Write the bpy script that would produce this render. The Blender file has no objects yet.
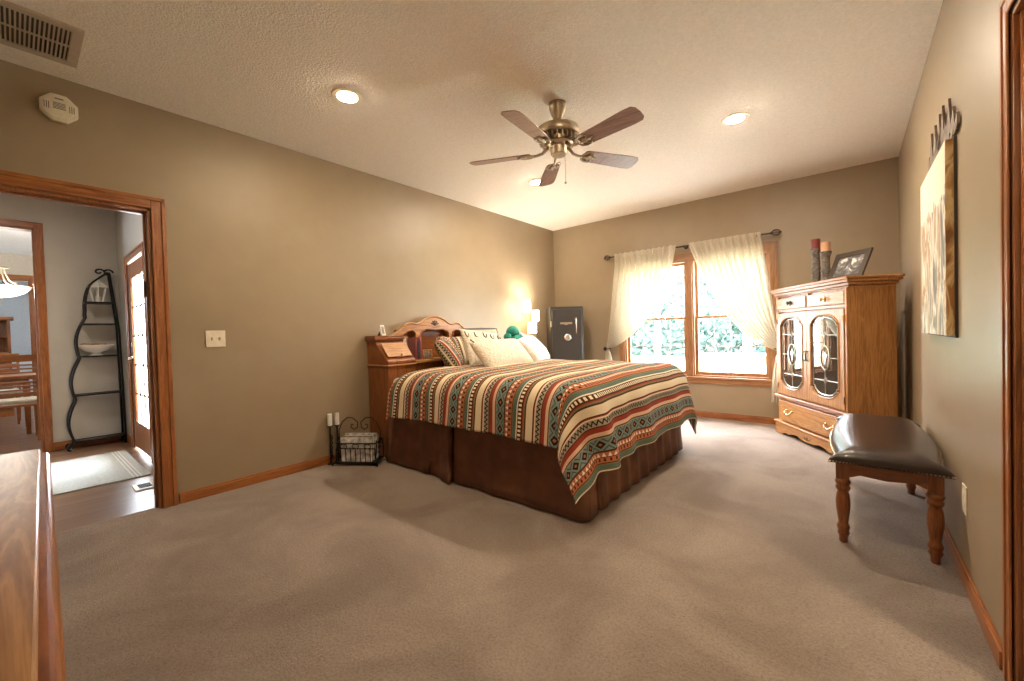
import bpy, bmesh, math, random
from mathutils import Vector, Matrix
random.seed(7)
R = math.radians; PI = math.pi
S = bpy.context.scene; C = S.collection
# ---------------------------------------------------------------- camera, world, exposure
W, D, H = 4.02, 5.52, 2.74          # room: left wall x=0, right wall x=W, far wall y=D
F, YAW, PITCH, ROLL = 410.59, 0.6906, -0.0184, -0.0281
cam = bpy.data.cameras.new('camera'); co = bpy.data.objects.new('camera', cam); C.objects.link(co)
cam.sensor_width = 36; cam.lens = F/1024*36; cam.clip_start = .01; cam.clip_end = 200
fw = Vector((-math.sin(YAW)*math.cos(PITCH), math.cos(YAW)*math.cos(PITCH), math.sin(PITCH)))
rt = Vector((math.cos(YAW), math.sin(YAW), 0)); up = rt.cross(fw)
r2 = math.cos(ROLL)*rt+math.sin(ROLL)*up; u2 = -math.sin(ROLL)*rt+math.cos(ROLL)*up
m = Matrix((r2, u2, -fw)).transposed().to_4x4(); m.translation = Vector((3.648, 0, 1.133)); co.matrix_world = m
S.camera = co
wd = bpy.data.worlds.new('world'); S.world = wd; wd.use_nodes = True
bg = wd.node_tree.nodes['Background']; bg.inputs[0].default_value = (.84, .92, 1, 1); bg.inputs[1].default_value = 30.0
S.view_settings.view_transform = 'Standard'; S.view_settings.look = 'None'; S.view_settings.gamma = 1
S.view_settings.use_curve_mapping = False; S.view_settings.exposure = 1.05
LAMP = 380.0        # emission of the unseen light added in the closet
def portal(name, loc, rot, sx, sy):
    l = bpy.data.lights.new(name, 'AREA'); l.shape = 'RECTANGLE'; l.size = sx; l.size_y = sy; l.cycles.is_portal = True
    o = bpy.data.objects.new(name, l); C.objects.link(o); o.location = loc; o.rotation_euler = rot
portal('window_portal', (2.055, D+.25, 1.25), (R(-90), 0, 0), 1.9, 1.6)
portal('entry_portal', (-1.92, 1.05, 1.05), (R(-90), 0, 0), 1.0, 2.0)

# ---------------------------------------------------------------- materials
def nmat(name):
    m = bpy.data.materials.new(name); m.use_nodes = True; nt = m.node_tree
    return m, nt, nt.nodes['Principled BSDF']
def nd(nt, t, **kw):
    n = nt.nodes.new(t)
    for k, v in kw.items():
        if k.startswith('i_'): n.inputs[k[2:].replace('_', ' ')].default_value = v
        else: setattr(n, k, v)
    return n
def c4(c): return (c[0], c[1], c[2], 1)
def hexc(h):
    h = h.lstrip('#'); v = [int(h[i:i+2], 16)/255 for i in (0, 2, 4)]
    return tuple(x/12.92 if x <= .04045 else ((x+.055)/1.055)**2.4 for x in v)
def ramp(nt, fac, stops, interp='LINEAR'):
    r = nt.nodes.new('ShaderNodeValToRGB'); cr = r.color_ramp; cr.interpolation = interp
    while len(cr.elements) < len(stops): cr.elements.new(.5)
    for e, (p, c) in zip(cr.elements, stops): e.position = p
    for e, (p, c) in zip(cr.elements, stops): e.color = c4(c)
    nt.links.new(fac, r.inputs[0]); return r.outputs[0]
def plain(name, col, rough=.5, metal=0, spec=.5, noise=0, nscale=30, bump=0, bscale=200, coat=0, emit=None, es=0, alpha=None):
    m, nt, b = nmat(name); L = nt.links
    b.inputs['Base Color'].default_value = c4(col); b.inputs['Roughness'].default_value = rough
    b.inputs['Metallic'].default_value = metal; b.inputs['Specular IOR Level'].default_value = spec
    b.inputs['Coat Weight'].default_value = coat
    tc = nd(nt, 'ShaderNodeTexCoord')
    n = nd(nt, 'ShaderNodeTexNoise', i_Scale=nscale, i_Detail=3); L.new(tc.outputs['Object'], n.inputs['Vector'])
    k = noise or .06
    o = ramp(nt, n.outputs[0], [(.3, [x*(1-k) for x in col]), (.7, [min(1, x*(1+k)) for x in col])]); L.new(o, b.inputs['Base Color'])
    if bump:
        n2 = nd(nt, 'ShaderNodeTexNoise', i_Scale=bscale, i_Detail=4); L.new(tc.outputs['Object'], n2.inputs['Vector'])
        bp = nd(nt, 'ShaderNodeBump', i_Strength=bump, i_Distance=.01); L.new(n2.outputs[0], bp.inputs['Height']); L.new(bp.outputs[0], b.inputs['Normal'])
    if emit: b.inputs['Emission Color'].default_value = c4(emit); b.inputs['Emission Strength'].default_value = es
    return m
def wood(name, light, dark, axis='z', rough=.38, scale=1.0, coat=.15):
    m, nt, b = nmat(name); L = nt.links
    tc = nd(nt, 'ShaderNodeTexCoord'); mp = nd(nt, 'ShaderNodeMapping')
    sc = {'x': (1.2, 14, 14), 'y': (14, 1.2, 14), 'z': (14, 14, 1.2)}[axis]
    mp.inputs['Scale'].default_value = [s*scale for s in sc]; L.new(tc.outputs['Object'], mp.inputs[0])
    n = nd(nt, 'ShaderNodeTexNoise', i_Scale=1.0, i_Detail=5, i_Roughness=.6, i_Distortion=1.2); L.new(mp.outputs[0], n.inputs[0])
    mp2 = nd(nt, 'ShaderNodeMapping'); mp2.inputs['Scale'].default_value = [s*scale*5 for s in sc]; L.new(tc.outputs['Object'], mp2.inputs[0])
    n2 = nd(nt, 'ShaderNodeTexNoise', i_Scale=1.5, i_Detail=3); L.new(mp2.outputs[0], n2.inputs[0])
    mid = [(a+c)/2 for a, c in zip(light, dark)]
    o = ramp(nt, n.outputs[0], [(.25, dark), (.42, mid), (.5, light), (.58, mid), (.7, light)])
    o2 = ramp(nt, n2.outputs[0], [(.3, (.72, .68, .62)), (.55, (1, 1, 1))])
    mx = nd(nt, 'ShaderNodeMix', data_type='RGBA', blend_type='MULTIPLY'); mx.inputs[0].default_value = .8
    L.new(o, mx.inputs[6]); L.new(o2, mx.inputs[7]); L.new(mx.outputs[2], b.inputs['Base Color'])
    b.inputs['Roughness'].default_value = rough; b.inputs['Coat Weight'].default_value = coat; b.inputs['Coat Roughness'].default_value = .2
    bp = nd(nt, 'ShaderNodeBump', i_Strength=.12, i_Distance=.003); L.new(n2.outputs[0], bp.inputs['Height']); L.new(bp.outputs[0], b.inputs['Normal'])
    return m
def glass_mat(name, tint=(1, 1, 1), refl=.08):
    m = bpy.data.materials.new(name); m.use_nodes = True; nt = m.node_tree; nt.nodes.clear()
    o = nd(nt, 'ShaderNodeOutputMaterial'); t = nd(nt, 'ShaderNodeBsdfTransparent'); g = nd(nt, 'ShaderNodeBsdfGlossy')
    t.inputs[0].default_value = c4(tint); g.inputs['Roughness'].default_value = .02
    mx = nd(nt, 'ShaderNodeMixShader'); mx.inputs[0].default_value = refl
    nt.links.new(t.outputs[0], mx.inputs[1]); nt.links.new(g.outputs[0], mx.inputs[2]); nt.links.new(mx.outputs[0], o.inputs[0]); return m
def emis(name, col, s):
    m = bpy.data.materials.new(name); m.use_nodes = True; nt = m.node_tree; nt.nodes.clear()
    o = nd(nt, 'ShaderNodeOutputMaterial'); e = nd(nt, 'ShaderNodeEmission'); e.inputs[0].default_value = c4(col); e.inputs[1].default_value = s
    nt.links.new(e.outputs[0], o.inputs[0]); return m
OL, OD = hexc('#b98a55'), hexc('#8a5a30')          # light oak
HL, HD = hexc('#ab6a38'), hexc('#7a421c')          # honey red trim
M = {}
M['wall'] = plain('wall_paint', (.325, .245, .158), .40, noise=.03, nscale=6, bump=.12, bscale=350)
M['wall_r'] = M['wall']
M['hall'] = plain('hall_paint', (.50, .465, .41), .6, noise=.03, nscale=6, bump=.1, bscale=300)
M['dining'] = plain('dining_paint', (.62, .52, .40), .6)
M['bluegrey'] = plain('far_room_paint', (.50, .53, .57), .6)
M['ceil'] = plain('ceiling_texture', (.86, .80, .72), .85, noise=.05, nscale=60, bump=.6, bscale=90)
for a in 'xyz':
    M['trim'+a] = wood('oak_trim_'+a, HL, HD, a, .33, 1.4, .25)
    M['oak'+a] = wood('oak_'+a, hexc('#c08b52'), hexc('#85502a'), a, .42, 1.2, .12)
    M['win'+a] = wood('window_oak_'+a, hexc('#a97a50'), hexc('#7c4c2c'), a, .4, 1.2, .1)
    M['dark'+a] = wood('cherry_'+a, hexc('#96592c'), hexc('#5c3014'), a, .3, 1.2, .3)
M['white'] = plain('ivory_plastic', (.78, .70, .55), .4)
M['slot'] = plain('dark_slot', (.05, .035, .025), .6)
M['iron'] = plain('wrought_iron', (.02, .018, .017), .45, metal=.6, bump=.1, bscale=60)
M['bronze'] = plain('antique_bronze', (.035, .026, .02), .45, metal=.7)
M['brass'] = plain('antique_brass', (.46, .38, .28), .38, metal=.85)
M['gold'] = plain('bright_brass', (.75, .55, .28), .22, metal=1)
M['chrome'] = plain('polished_steel', (.75, .75, .74), .15, metal=1)
M['glass'] = glass_mat('window_glass', (1, 1, 1), .04); M['tinted'] = glass_mat('tinted_glass', (.62, .64, .66), .05)
M['safe'] = plain('safe_enamel', (.036, .031, .027), .40, noise=.2, nscale=90, bump=.15, bscale=300)
M['leather'] = plain('black_brown_leather', (.032, .021, .017), .3, noise=.25, nscale=12, bump=.12, bscale=140, coat=.25)
M['velvet'] = plain('brown_suede', (.15, .062, .03), .75, noise=.35, nscale=7, bump=.1, bscale=80)
M['cream'] = plain('cream_fabric', (.68, .60, .48), .9, noise=.14, nscale=45, bump=1.0, bscale=42)
M['ivory'] = plain('ivory_fur', (.80, .76, .70), .95, noise=.08, nscale=60, bump=1.0, bscale=50)
M['tan'] = plain('tan_fabric', (.46, .36, .25), .9, bump=.3)
M['teal'] = plain('teal_plush', (.02, .22, .17), .9, noise=.3, bump=.5)
M['mattress'] = plain('mattress_ticking', (.6, .55, .48), .9)
M['paper'] = plain('paper', (.75, .72, .66), .7)
M['lens'] = emis('added_closet_lens', (1, .76, .48), LAMP)
M['shade'] = emis('lit_shade', (1, .82, .52), 12)
M['bowl'] = emis('lit_alabaster', (1, .93, .82), 6)
M['darkglass'] = plain('smoked_glass', (.02, .02, .02), .04, spec=1, coat=1)
M['lead'] = plain('lead_came', (.55, .53, .47), .3, metal=.8)
M['blade'] = wood('walnut_blade', hexc('#9a7468'), hexc('#6d4c43'), 'x', .35, 1.5, .3)
M['porcelain'] = plain('porcelain', (.8, .78, .74), .2)
M['red_candle'] = plain('red_wax', (.16, .02, .015), .5); M['tan_candle'] = plain('tan_wax', (.55, .3, .17), .5)
M['carved'] = plain('carved_grey_wood', (.12, .10, .085), .7, noise=.6, nscale=45, bump=1, bscale=50)
M['vent'] = plain('vent_enamel', (.50, .42, .33), .5)
def carpet():
    m, nt, b = nmat('carpet_pile'); L = nt.links; tc = nd(nt, 'ShaderNodeTexCoord')
    big = nd(nt, 'ShaderNodeTexNoise', i_Scale=1.6, i_Detail=4, i_Roughness=.6, i_Distortion=.6); L.new(tc.outputs['Object'], big.inputs[0])
    fine = nd(nt, 'ShaderNodeTexNoise', i_Scale=95, i_Detail=5, i_Roughness=.85); L.new(tc.outputs['Object'], fine.inputs[0])
    a = ramp(nt, big.outputs[0], [(.38, (.30, .215, .162)), (.50, (.37, .275, .215)), (.62, (.43, .33, .262))])
    c = ramp(nt, fine.outputs[0], [(.34, (.45, .42, .40)), (.5, (.92, .92, .92)), (.62, (1.06, 1.06, 1.06))])
    mx = nd(nt, 'ShaderNodeMix', data_type='RGBA', blend_type='MULTIPLY'); mx.inputs[0].default_value = 1
    L.new(a, mx.inputs[6]); L.new(c, mx.inputs[7]); L.new(mx.outputs[2], b.inputs['Base Color'])
    b.inputs['Roughness'].default_value = .95; b.inputs['Specular IOR Level'].default_value = .1
    b.inputs['Sheen Weight'].default_value = .3
    bp = nd(nt, 'ShaderNodeBump', i_Strength=1, i_Distance=.018); L.new(fine.outputs[0], bp.inputs['Height']); L.new(bp.outputs[0], b.inputs['Normal'])
    return m
M['carpet'] = carpet()
def planks():
    m, nt, b = nmat('plank_floor'); L = nt.links; tc = nd(nt, 'ShaderNodeTexCoord'); mp = nd(nt, 'ShaderNodeMapping')
    mp.inputs['Rotation'].default_value = (0, 0, R(90)); L.new(tc.outputs['Object'], mp.inputs[0])
    br = nd(nt, 'ShaderNodeTexBrick', i_Scale=1.0); br.inputs['Brick Width'].default_value = 1.1; br.inputs['Row Height'].default_value = .11
    br.inputs['Mortar Size'].default_value = .002; br.inputs['Color1'].default_value = c4(hexc('#9c7a60')); br.inputs['Color2'].default_value = c4(hexc('#7a5b48'))
    br.inputs['Mortar'].default_value = c4(hexc('#4a3528')); L.new(mp.outputs[0], br.inputs[0])
    mp2 = nd(nt, 'ShaderNodeMapping'); mp2.inputs['Scale'].default_value = (40, 2, 2); L.new(tc.outputs['Object'], mp2.inputs[0])
    n = nd(nt, 'ShaderNodeTexNoise', i_Scale=1, i_Detail=4); L.new(mp2.outputs[0], n.inputs[0])
    c = ramp(nt, n.outputs[0], [(.3, (.6, .58, .56)), (.65, (1, 1, 1))])
    mx = nd(nt, 'ShaderNodeMix', data_type='RGBA', blend_type='MULTIPLY'); mx.inputs[0].default_value = .8
    L.new(br.outputs[0], mx.inputs[6]); L.new(c, mx.inputs[7]); L.new(mx.outputs[2], b.inputs['Base Color'])
    b.inputs['Roughness'].default_value = .3; return m
M['planks'] = planks()
def curtain_mat():
    m = bpy.data.materials.new('sheer_linen'); m.use_nodes = True; nt = m.node_tree; nt.nodes.clear(); L = nt.links
    o = nd(nt, 'ShaderNodeOutputMaterial'); d = nd(nt, 'ShaderNodeBsdfDiffuse'); t = nd(nt, 'ShaderNodeBsdfTranslucent'); tr = nd(nt, 'ShaderNodeBsdfTransparent')
    tc = nd(nt, 'ShaderNodeTexCoord'); n = nd(nt, 'ShaderNodeTexNoise', i_Scale=140, i_Detail=2); L.new(tc.outputs['Object'], n.inputs[0])
    col = ramp(nt, n.outputs[0], [(.35, (.56, .49, .37)), (.65, (.74, .67, .54))]); L.new(col, d.inputs[0]); L.new(col, t.inputs[0])
    a = nd(nt, 'ShaderNodeMixShader'); a.inputs[0].default_value = .15; L.new(d.outputs[0], a.inputs[1]); L.new(t.outputs[0], a.inputs[2])
    b = nd(nt, 'ShaderNodeMixShader'); b.inputs[0].default_value = .07; L.new(a.outputs[0], b.inputs[1]); L.new(tr.outputs[0], b.inputs[2]); L.new(b.outputs[0], o.inputs[0]); return m
M['sheer'] = curtain_mat()
def stripe_mat():
    """woven stripes across the bed: UV u = metres towards the foot hem, v = metres across"""
    m, nt, b = nmat('woven_blanket'); L = nt.links
    uv = nd(nt, 'ShaderNodeUVMap', uv_map='UVMap'); sp = nd(nt, 'ShaderNodeSeparateXYZ'); L.new(uv.outputs[0], sp.inputs[0])
    def mt(op, a, b_=None, c_=None):
        n = nt.nodes.new('ShaderNodeMath'); n.operation = op
        for i, v in enumerate((a, b_, c_)):
            if v is None: continue
            if isinstance(v, (int, float)): n.inputs[i].default_value = v
            else: L.new(v, n.inputs[i])
        return n.outputs[0]
    P = .44
    f = mt('FRACT', mt('DIVIDE', sp.outputs[0], P)); v = sp.outputs[1]
    cream = hexc('#ecdcbc'); red = hexc('#9c4030'); brown = hexc('#55301c'); teal = hexc('#7f9087'); salmon = hexc('#b96f50')
    green = hexc('#5d6f62'); grey = hexc('#a59a84'); pink = hexc('#e6bfa0'); dk = hexc('#2c2420'); olive = hexc('#7d7350'); pale = hexc('#efe3c8')
    # f: 0 at the cream band, growing towards the foot
    base = ramp(nt, f, [(0, cream), (.115, brown), (.13, red), (.145, cream), (.165, grey), (.255, brown), (.27, red), (.335, pink), (.385, brown),
                        (.40, grey), (.415, teal), (.575, brown), (.60, salmon), (.735, brown), (.75, olive), (.765, green), (.825, pale), (.845, brown), (.935, red), (.95, olive), (.975, brown)], 'CONSTANT')
    cur = base
    def band(lo, hi): return mt('MULTIPLY', mt('GREATER_THAN', f, lo), mt('LESS_THAN', f, hi))
    def mixin(mask, col):
        nonlocal cur
        n = nd(nt, 'ShaderNodeMix', data_type='RGBA'); L.new(mask, n.inputs[0]); L.new(cur, n.inputs[6]); n.inputs[7].default_value = c4(col); cur = n.outputs[2]
    # teal band: black diamonds with a teal eye, chevrons between
    cv = mt('ABSOLUTE', mt('SUBTRACT', mt('FRACT', mt('DIVIDE', v, .085)), .5))
    cu = mt('ABSOLUTE', mt('DIVIDE', mt('SUBTRACT', f, .495), .16))
    dd = mt('ADD', cv, cu)
    mixin(mt('MULTIPLY', mt('LESS_THAN', dd, .36), band(.415, .575)), dk)
    mixin(mt('MULTIPLY', mt('LESS_THAN', dd, .14), band(.415, .575)), salmon)
    mixin(mt('MULTIPLY', mt('MULTIPLY', mt('GREATER_THAN', dd, .60), mt('LESS_THAN', dd, .70)), band(.415, .575)), hexc('#3d4f48'))
    # zigzag grey band
    zz = mt('ABSOLUTE', mt('SUBTRACT', mt('FRACT', mt('DIVIDE', v, .03)), .5))
    zu = mt('DIVIDE', mt('SUBTRACT', f, .165), .09)
    z1 = mt('ABSOLUTE', mt('SUBTRACT', mt('ADD', mt('MULTIPLY', zz, 1.2), .2), zu))
    mixin(mt('MULTIPLY', mt('LESS_THAN', z1, .17), band(.165, .255)), dk)
    # salmon band: cream triangles and brown squares
    t1 = mt('ABSOLUTE', mt('SUBTRACT', mt('FRACT', mt('DIVIDE', v, .034)), .5))
    tu = mt('DIVIDE', mt('SUBTRACT', f, .605), .06)
    mixin(mt('MULTIPLY', mt('LESS_THAN', mt('MULTIPLY', t1, 2), mt('MULTIPLY', tu, .8)), band(.608, .66)), pale)
    sq = mt('LESS_THAN', t1, .2)
    mixin(mt('MULTIPLY', sq, band(.68, .722)), brown); mixin(band(.662, .672), brown)
    # cream squares on brown
    s2 = mt('LESS_THAN', mt('FRACT', mt('DIVIDE', v, .026)), .52)
    mixin(mt('MULTIPLY', s2, band(.862, .915)), pale)
    n = nd(nt, 'ShaderNodeTexNoise', i_Scale=260, i_Detail=2); L.new(uv.outputs[0], n.inputs[0])
    w = ramp(nt, n.outputs[0], [(.3, (.7, .68, .66)), (.65, (1, 1, 1))])
    mx = nd(nt, 'ShaderNodeMix', data_type='RGBA', blend_type='MULTIPLY'); mx.inputs[0].default_value = .8; L.new(cur, mx.inputs[6]); L.new(w, mx.inputs[7])
    L.new(mx.outputs[2], b.inputs['Base Color']); b.inputs['Roughness'].default_value = .9; b.inputs['Specular IOR Level'].default_value = .15
    bp = nd(nt, 'ShaderNodeBump', i_Strength=.4, i_Distance=.003); L.new(n.outputs[0], bp.inputs['Height']); L.new(bp.outputs[0], b.inputs['Normal'])
    return m
M['stripe'] = stripe_mat()

# ---------------------------------------------------------------- mesh helpers
class MB:
    def __init__(s): s.bm = bmesh.new(); s.uv = None
    def box(s, x0, x1, y0, y1, z0, z1, mat=None):
        v = [s.bm.verts.new(((mat @ Vector(p)) if mat else p)) for p in ((x0,y0,z0),(x1,y0,z0),(x1,y1,z0),(x0,y1,z0),(x0,y0,z1),(x1,y0,z1),(x1,y1,z1),(x0,y1,z1))]
        for f in ((0,3,2,1),(4,5,6,7),(0,1,5,4),(1,2,6,5),(2,3,7,6),(3,0,4,7)): s.bm.faces.new([v[i] for i in f])
        return s
    def ring(s, c, ax, bx, n, r, q=None):
        return [s.bm.verts.new(c+ax*(r*math.cos(2*PI*i/n))+bx*((q or r)*math.sin(2*PI*i/n))) for i in range(n)]
    def tube(s, pts, r, n=8, closed=False):
        pts = [Vector(p) for p in pts]; k = len(pts); rs = r if isinstance(r, (list, tuple)) else [r]*k; rings = []
        t0 = (pts[1]-pts[0]).normalized(); a = t0.orthogonal().normalized()
        for i, p in enumerate(pts):
            if closed: t = (pts[(i+1) % k]-pts[i-1]).normalized()
            else: t = (pts[min(i+1, k-1)]-pts[max(i-1, 0)]).normalized()
            a = (a-t*a.dot(t)).normalized(); b = t.cross(a); rings.append(s.ring(p, a, b, n, rs[i]))
        m_ = k if closed else k-1
        for i in range(m_):
            A, B = rings[i], rings[(i+1) % k]
            for j in range(n): s.bm.faces.new((A[j], A[(j+1) % n], B[(j+1) % n], B[j]))
        if not closed: s.bm.faces.new(rings[0][::-1]); s.bm.faces.new(rings[-1])
        return s
    def lathe(s, prof, o=(0, 0, 0), n=24, ax='z', sq=1):
        o = Vector(o); rings = []
        A, B, T = {'z': (Vector((1,0,0)), Vector((0,1,0)), Vector((0,0,1))), 'x': (Vector((0,1,0)), Vector((0,0,1)), Vector((1,0,0))), 'y': (Vector((0,0,1)), Vector((1,0,0)), Vector((0,1,0)))}[ax]
        for r, z in prof: rings.append(s.ring(o+T*z, A, B, n, max(r, .0003), max(r, .0003)*sq))
        for i in range(len(rings)-1):
            P_, Q = rings[i], rings[i+1]
            for j in range(n): s.bm.faces.new((P_[j], P_[(j+1) % n], Q[(j+1) % n], Q[j]))
        s.bm.faces.new(rings[0][::-1]); s.bm.faces.new(rings[-1]); return s
    def prism(s, poly, fn, t0, t1):
        """poly 2d points, fn(a,b,t)->3d"""
        lo = [s.bm.verts.new(fn(a, b, t0)) for a, b in poly]; hi = [s.bm.verts.new(fn(a, b, t1)) for a, b in poly]; k = len(poly)
        s.bm.faces.new(lo); s.bm.faces.new(hi[::-1])
        for i in range(k): s.bm.faces.new((lo[i], hi[i], hi[(i+1) % k], lo[(i+1) % k]))
        return s
    def frame(s, inner, outer, fn, t0, t1):
        k = len(inner); a = [[s.bm.verts.new(fn(x, z, t)) for x, z in P_] for t in (t0, t1) for P_ in (inner, outer)]
        i0, o0, i1, o1 = a
        for i in range(k):
            j = (i+1) % k
            s.bm.faces.new((i0[i], i0[j], o0[j], o0[i])); s.bm.faces.new((i1[i], o1[i], o1[j], i1[j]))
            s.bm.faces.new((o0[i], o0[j], o1[j], o1[i])); s.bm.faces.new((i0[i], i1[i], i1[j], i0[j]))
        return s
    def grid(s, fn, nu, nv, uvf=None, wrapu=False):
        V = [[s.bm.verts.new(fn(i/nu, j/nv)) for j in range(nv+1)] for i in range(nu if wrapu else nu+1)]
        if uvf: uvl = s.bm.loops.layers.uv.get('UVMap') or s.bm.loops.layers.uv.new('UVMap')
        for i in range(nu):
            for j in range(nv):
                i2 = (i+1) % len(V)
                f = s.bm.faces.new((V[i][j], V[i2][j], V[i2][j+1], V[i][j+1]))
                if uvf:
                    for lp, (a, b) in zip(f.loops, ((i, j), (i+1, j), (i+1, j+1), (i, j+1))): lp[uvl].uv = uvf(a/nu, b/nv)
        return s
    def ball(s, c, r, n=12, sz=1):
        prof = [(r*math.sin(PI*i/n), -r*sz*math.cos(PI*i/n)) for i in range(n+1)]; return s.lathe(prof, c, n*2 if n < 10 else 16)
    def build(s, name, mat, parent=None, smooth=False, bevel=0, seg=2, loc=None, rotz=None, **tags):
        bmesh.ops.recalc_face_normals(s.bm, faces=s.bm.faces)
        me = bpy.data.meshes.new(name); s.bm.to_mesh(me); s.bm.free()
        me.materials.append(M[mat] if isinstance(mat, str) else mat)
        if smooth:
            for p in me.polygons: p.use_smooth = True
        o = bpy.data.objects.new(name, me); C.objects.link(o)
        if smooth == 'auto':
            md = o.modifiers.new('split', 'EDGE_SPLIT'); md.split_angle = R(35)
        if bevel:
            b = o.modifiers.new('bevel', 'BEVEL'); b.width = bevel; b.segments = seg; b.limit_method = 'ANGLE'; b.angle_limit = R(40)
        if parent: o.parent = parent
        if loc: o.location = loc
        if rotz: o.rotation_euler.z = rotz
        for k, v in tags.items(): o[{'label': 'label', 'cat': 'category', 'group': 'group', 'kind': 'kind'}[k]] = v
        return o
def empty(name, loc, label, cat, rz=0, group=None):
    o = bpy.data.objects.new(name, None); C.objects.link(o); o.location = loc; o.rotation_euler.z = rz
    o.empty_display_size = .1; o['label'] = label; o['category'] = cat
    if group: o['group'] = group
    return o
def copy_tree(o, parent=None):
    c = o.copy(); C.objects.link(c)
    if parent: c.parent = parent
    for ch in [x for x in bpy.data.objects if x.parent == o]: copy_tree(ch, c)
    return c
def struct(name, mb, mat, **k):
    return mb.build(name, mat, kind='structure', **k)
XZ = lambda y: None
def fxz(a, b, t): return (a, t, b)      # polygon in x,z ; extruded along y
def fyz(a, b, t): return (t, a, b)      # polygon in y,z ; extruded along x
def fxy(a, b, t): return (a, b, t)

# ---------------------------------------------------------------- room shell
BK = -.62                                   # back wall of the bedroom
DY0, DY1, DZ = -.22, .611, 2.04             # doorway to the hall in the left wall
WX0, WX1, WZ0, WZ1 = 1.175, 2.935, .512, 2.005
struct('floor', MB().box(-.06, W+.15, BK-.1, D+.12, -.12, 0), 'carpet')
struct('ceiling', MB().box(-.0, W+.0, BK, D, H, H+.12), 'ceil')
struct('wall_left', MB().box(-.13, 0, BK-.1, DY0, 0, H+.1).box(-.13, 0, DY1, D+.13, 0, H+.1).box(-.13, 0, DY0, DY1, DZ, H+.1), 'wall')
struct('wall_far', MB().box(-.13, WX0, D, D+.13, -.1, H+.1).box(WX1, W+.13, D, D+.13, -.1, H+.1).box(WX0, WX1, D, D+.13, -.1, WZ0).box(WX0, WX1, D, D+.13, WZ1, H+.1), 'wall')
RY0, RY1, RZ = .95, 1.895, 2.035            # doorway in the right wall
struct('wall_right', MB().box(W, W+.13, RY1, D+.13, -.1, H+.1).box(W, W+.13, BK-.1, RY0, -.1, H+.1).box(W, W+.13, RY0, RY1, RZ, H+.1), 'wall')
struct('wall_back', MB().box(-.13, W+.13, BK-.12, BK, -.1, H+.1), 'wall')
struct('wall_closet', MB().box(W+.13, W+1.3, .7, .8, -.1, H).box(W+.13, W+1.3, 2.1, 2.2, -.1, H).box(W+1.2, W+1.3, .7, 2.2, -.1, H).box(W+.13, W+1.3, .7, 2.2, 2.5, 2.6).box(W+.15, W+1.3, .7, 2.2, -.12, 0), 'hall')
cl_ = empty('recessed_light', (W+.6, 1.4, 2.5), 'unseen light added in the closet ceiling beyond the right doorway', 'light')  # no lamp known here; added to brighten the right door jamb
MB().lathe([(.0, -.0025), (.070, -.0028), (.072, -.0008), (0, -.0006)], n=24).build('lens', 'lens', cl_)
MB().lathe([(.072, -.002), (.075, -.008), (.10, -.006), (.105, -.0005), (.072, -.0002)], n=24).build('trim_ring', 'white', cl_)
# baseboards
def baseb(name, x0, x1, y0, y1, nx, ny, h=.062, mat='trimy'):
    b = MB(); t = .014
    if nx: b.box(*sorted((x0, x0+nx*t)), y0, y1, 0, h); b.box(*sorted((x0, x0+nx*t*.55)), y0, y1, h, h+.014)
    else: b.box(x0, x1, *sorted((y0, y0+ny*t)), 0, h); b.box(x0, x1, *sorted((y0, y0+ny*t*.55)), h, h+.014)
    return struct(name, b, mat, bevel=.003)
baseb('baseboard_left', 0, 0, .70, D-.02, 1, 0)
baseb('baseboard_far', .02, W-.02, D, D, 0, -1, mat='trimx')
baseb('baseboard_right', W, W, 1.99, D-.02, -1, 0)
def casing(name, axis, pos, a0, a1, ztop, side, w=.085, t=.018, z0=0, mats=('trimz', 'trimy'), sill=False, step=True):
    """axis 'x': wall plane x=pos, a=y ; axis 'y': wall plane y=pos, a=x ; side +-1 = which way it projects"""
    b = MB(); h = MB()
    def bx(m_, A0, A1, Z0, Z1, T):
        p = sorted((pos, pos+side*T))
        if axis == 'x': m_.box(p[0], p[1], A0, A1, Z0, Z1)
        else: m_.box(A0, A1, p[0], p[1], Z0, Z1)
    for s_, a in ((-1, a0), (1, a1)):
        lo, hi = (a-w, a) if s_ < 0 else (a, a+w)
        bx(b, lo, hi, z0, ztop+w, t*.75)
        o_lo, o_hi = (lo, lo+w*.3) if s_ < 0 else (hi-w*.3, hi)
        bx(b, o_lo, o_hi, z0, ztop+w, t*1.15)
        i_lo, i_hi = (hi-w*.16, hi) if s_ < 0 else (lo, lo+w*.16)
        bx(b, i_lo, i_hi, z0, ztop+w*.16, t)
    bx(h, a0, a1, ztop, ztop+w, t*.75); bx(h, a0-w+.002, a1+w-.002, ztop+w*.7, ztop+w+.001, t*1.15); bx(h, a0, a1, ztop, ztop+w*.16, t)
    struct(name, b, mats[0], bevel=.003); struct(name.replace('trim_', 'trim_head_'), h, mats[1], bevel=.003)
casing('trim_1', 'x', 0, DY0, DY1, DZ, 1, w=.078)
struct('trim_2', MB().box(-.13, 0, DY1-.018, DY1, 0, DZ).box(-.13, 0, DY0, DY0+.018, 0, DZ).box(-.13, 0, DY0, DY1, DZ-.018, DZ).box(-.085, -.045, DY1-.03, DY1-.018, 0, DZ-.018).box(-.085, -.045, DY0, DY1, DZ-.03, DZ-.018), 'trimz', bevel=.002)
casing('trim_3', 'x', -.13, DY0, DY1, DZ, -1, w=.07)
casing('trim_4', 'x', W, RY0, RY1, RZ, -1, w=.065, t=.011)
struct('trim_5', MB().box(W, W+.13, RY1-.018, RY1, 0, RZ).box(W, W+.13, RY0, RY0+.018, 0, RZ).box(W, W+.13, RY0, RY1, RZ-.018, RZ).box(W+.012, W+.05, RY1-.03, RY1-.018, 0, RZ-.018), 'darkz', bevel=.002)
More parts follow.
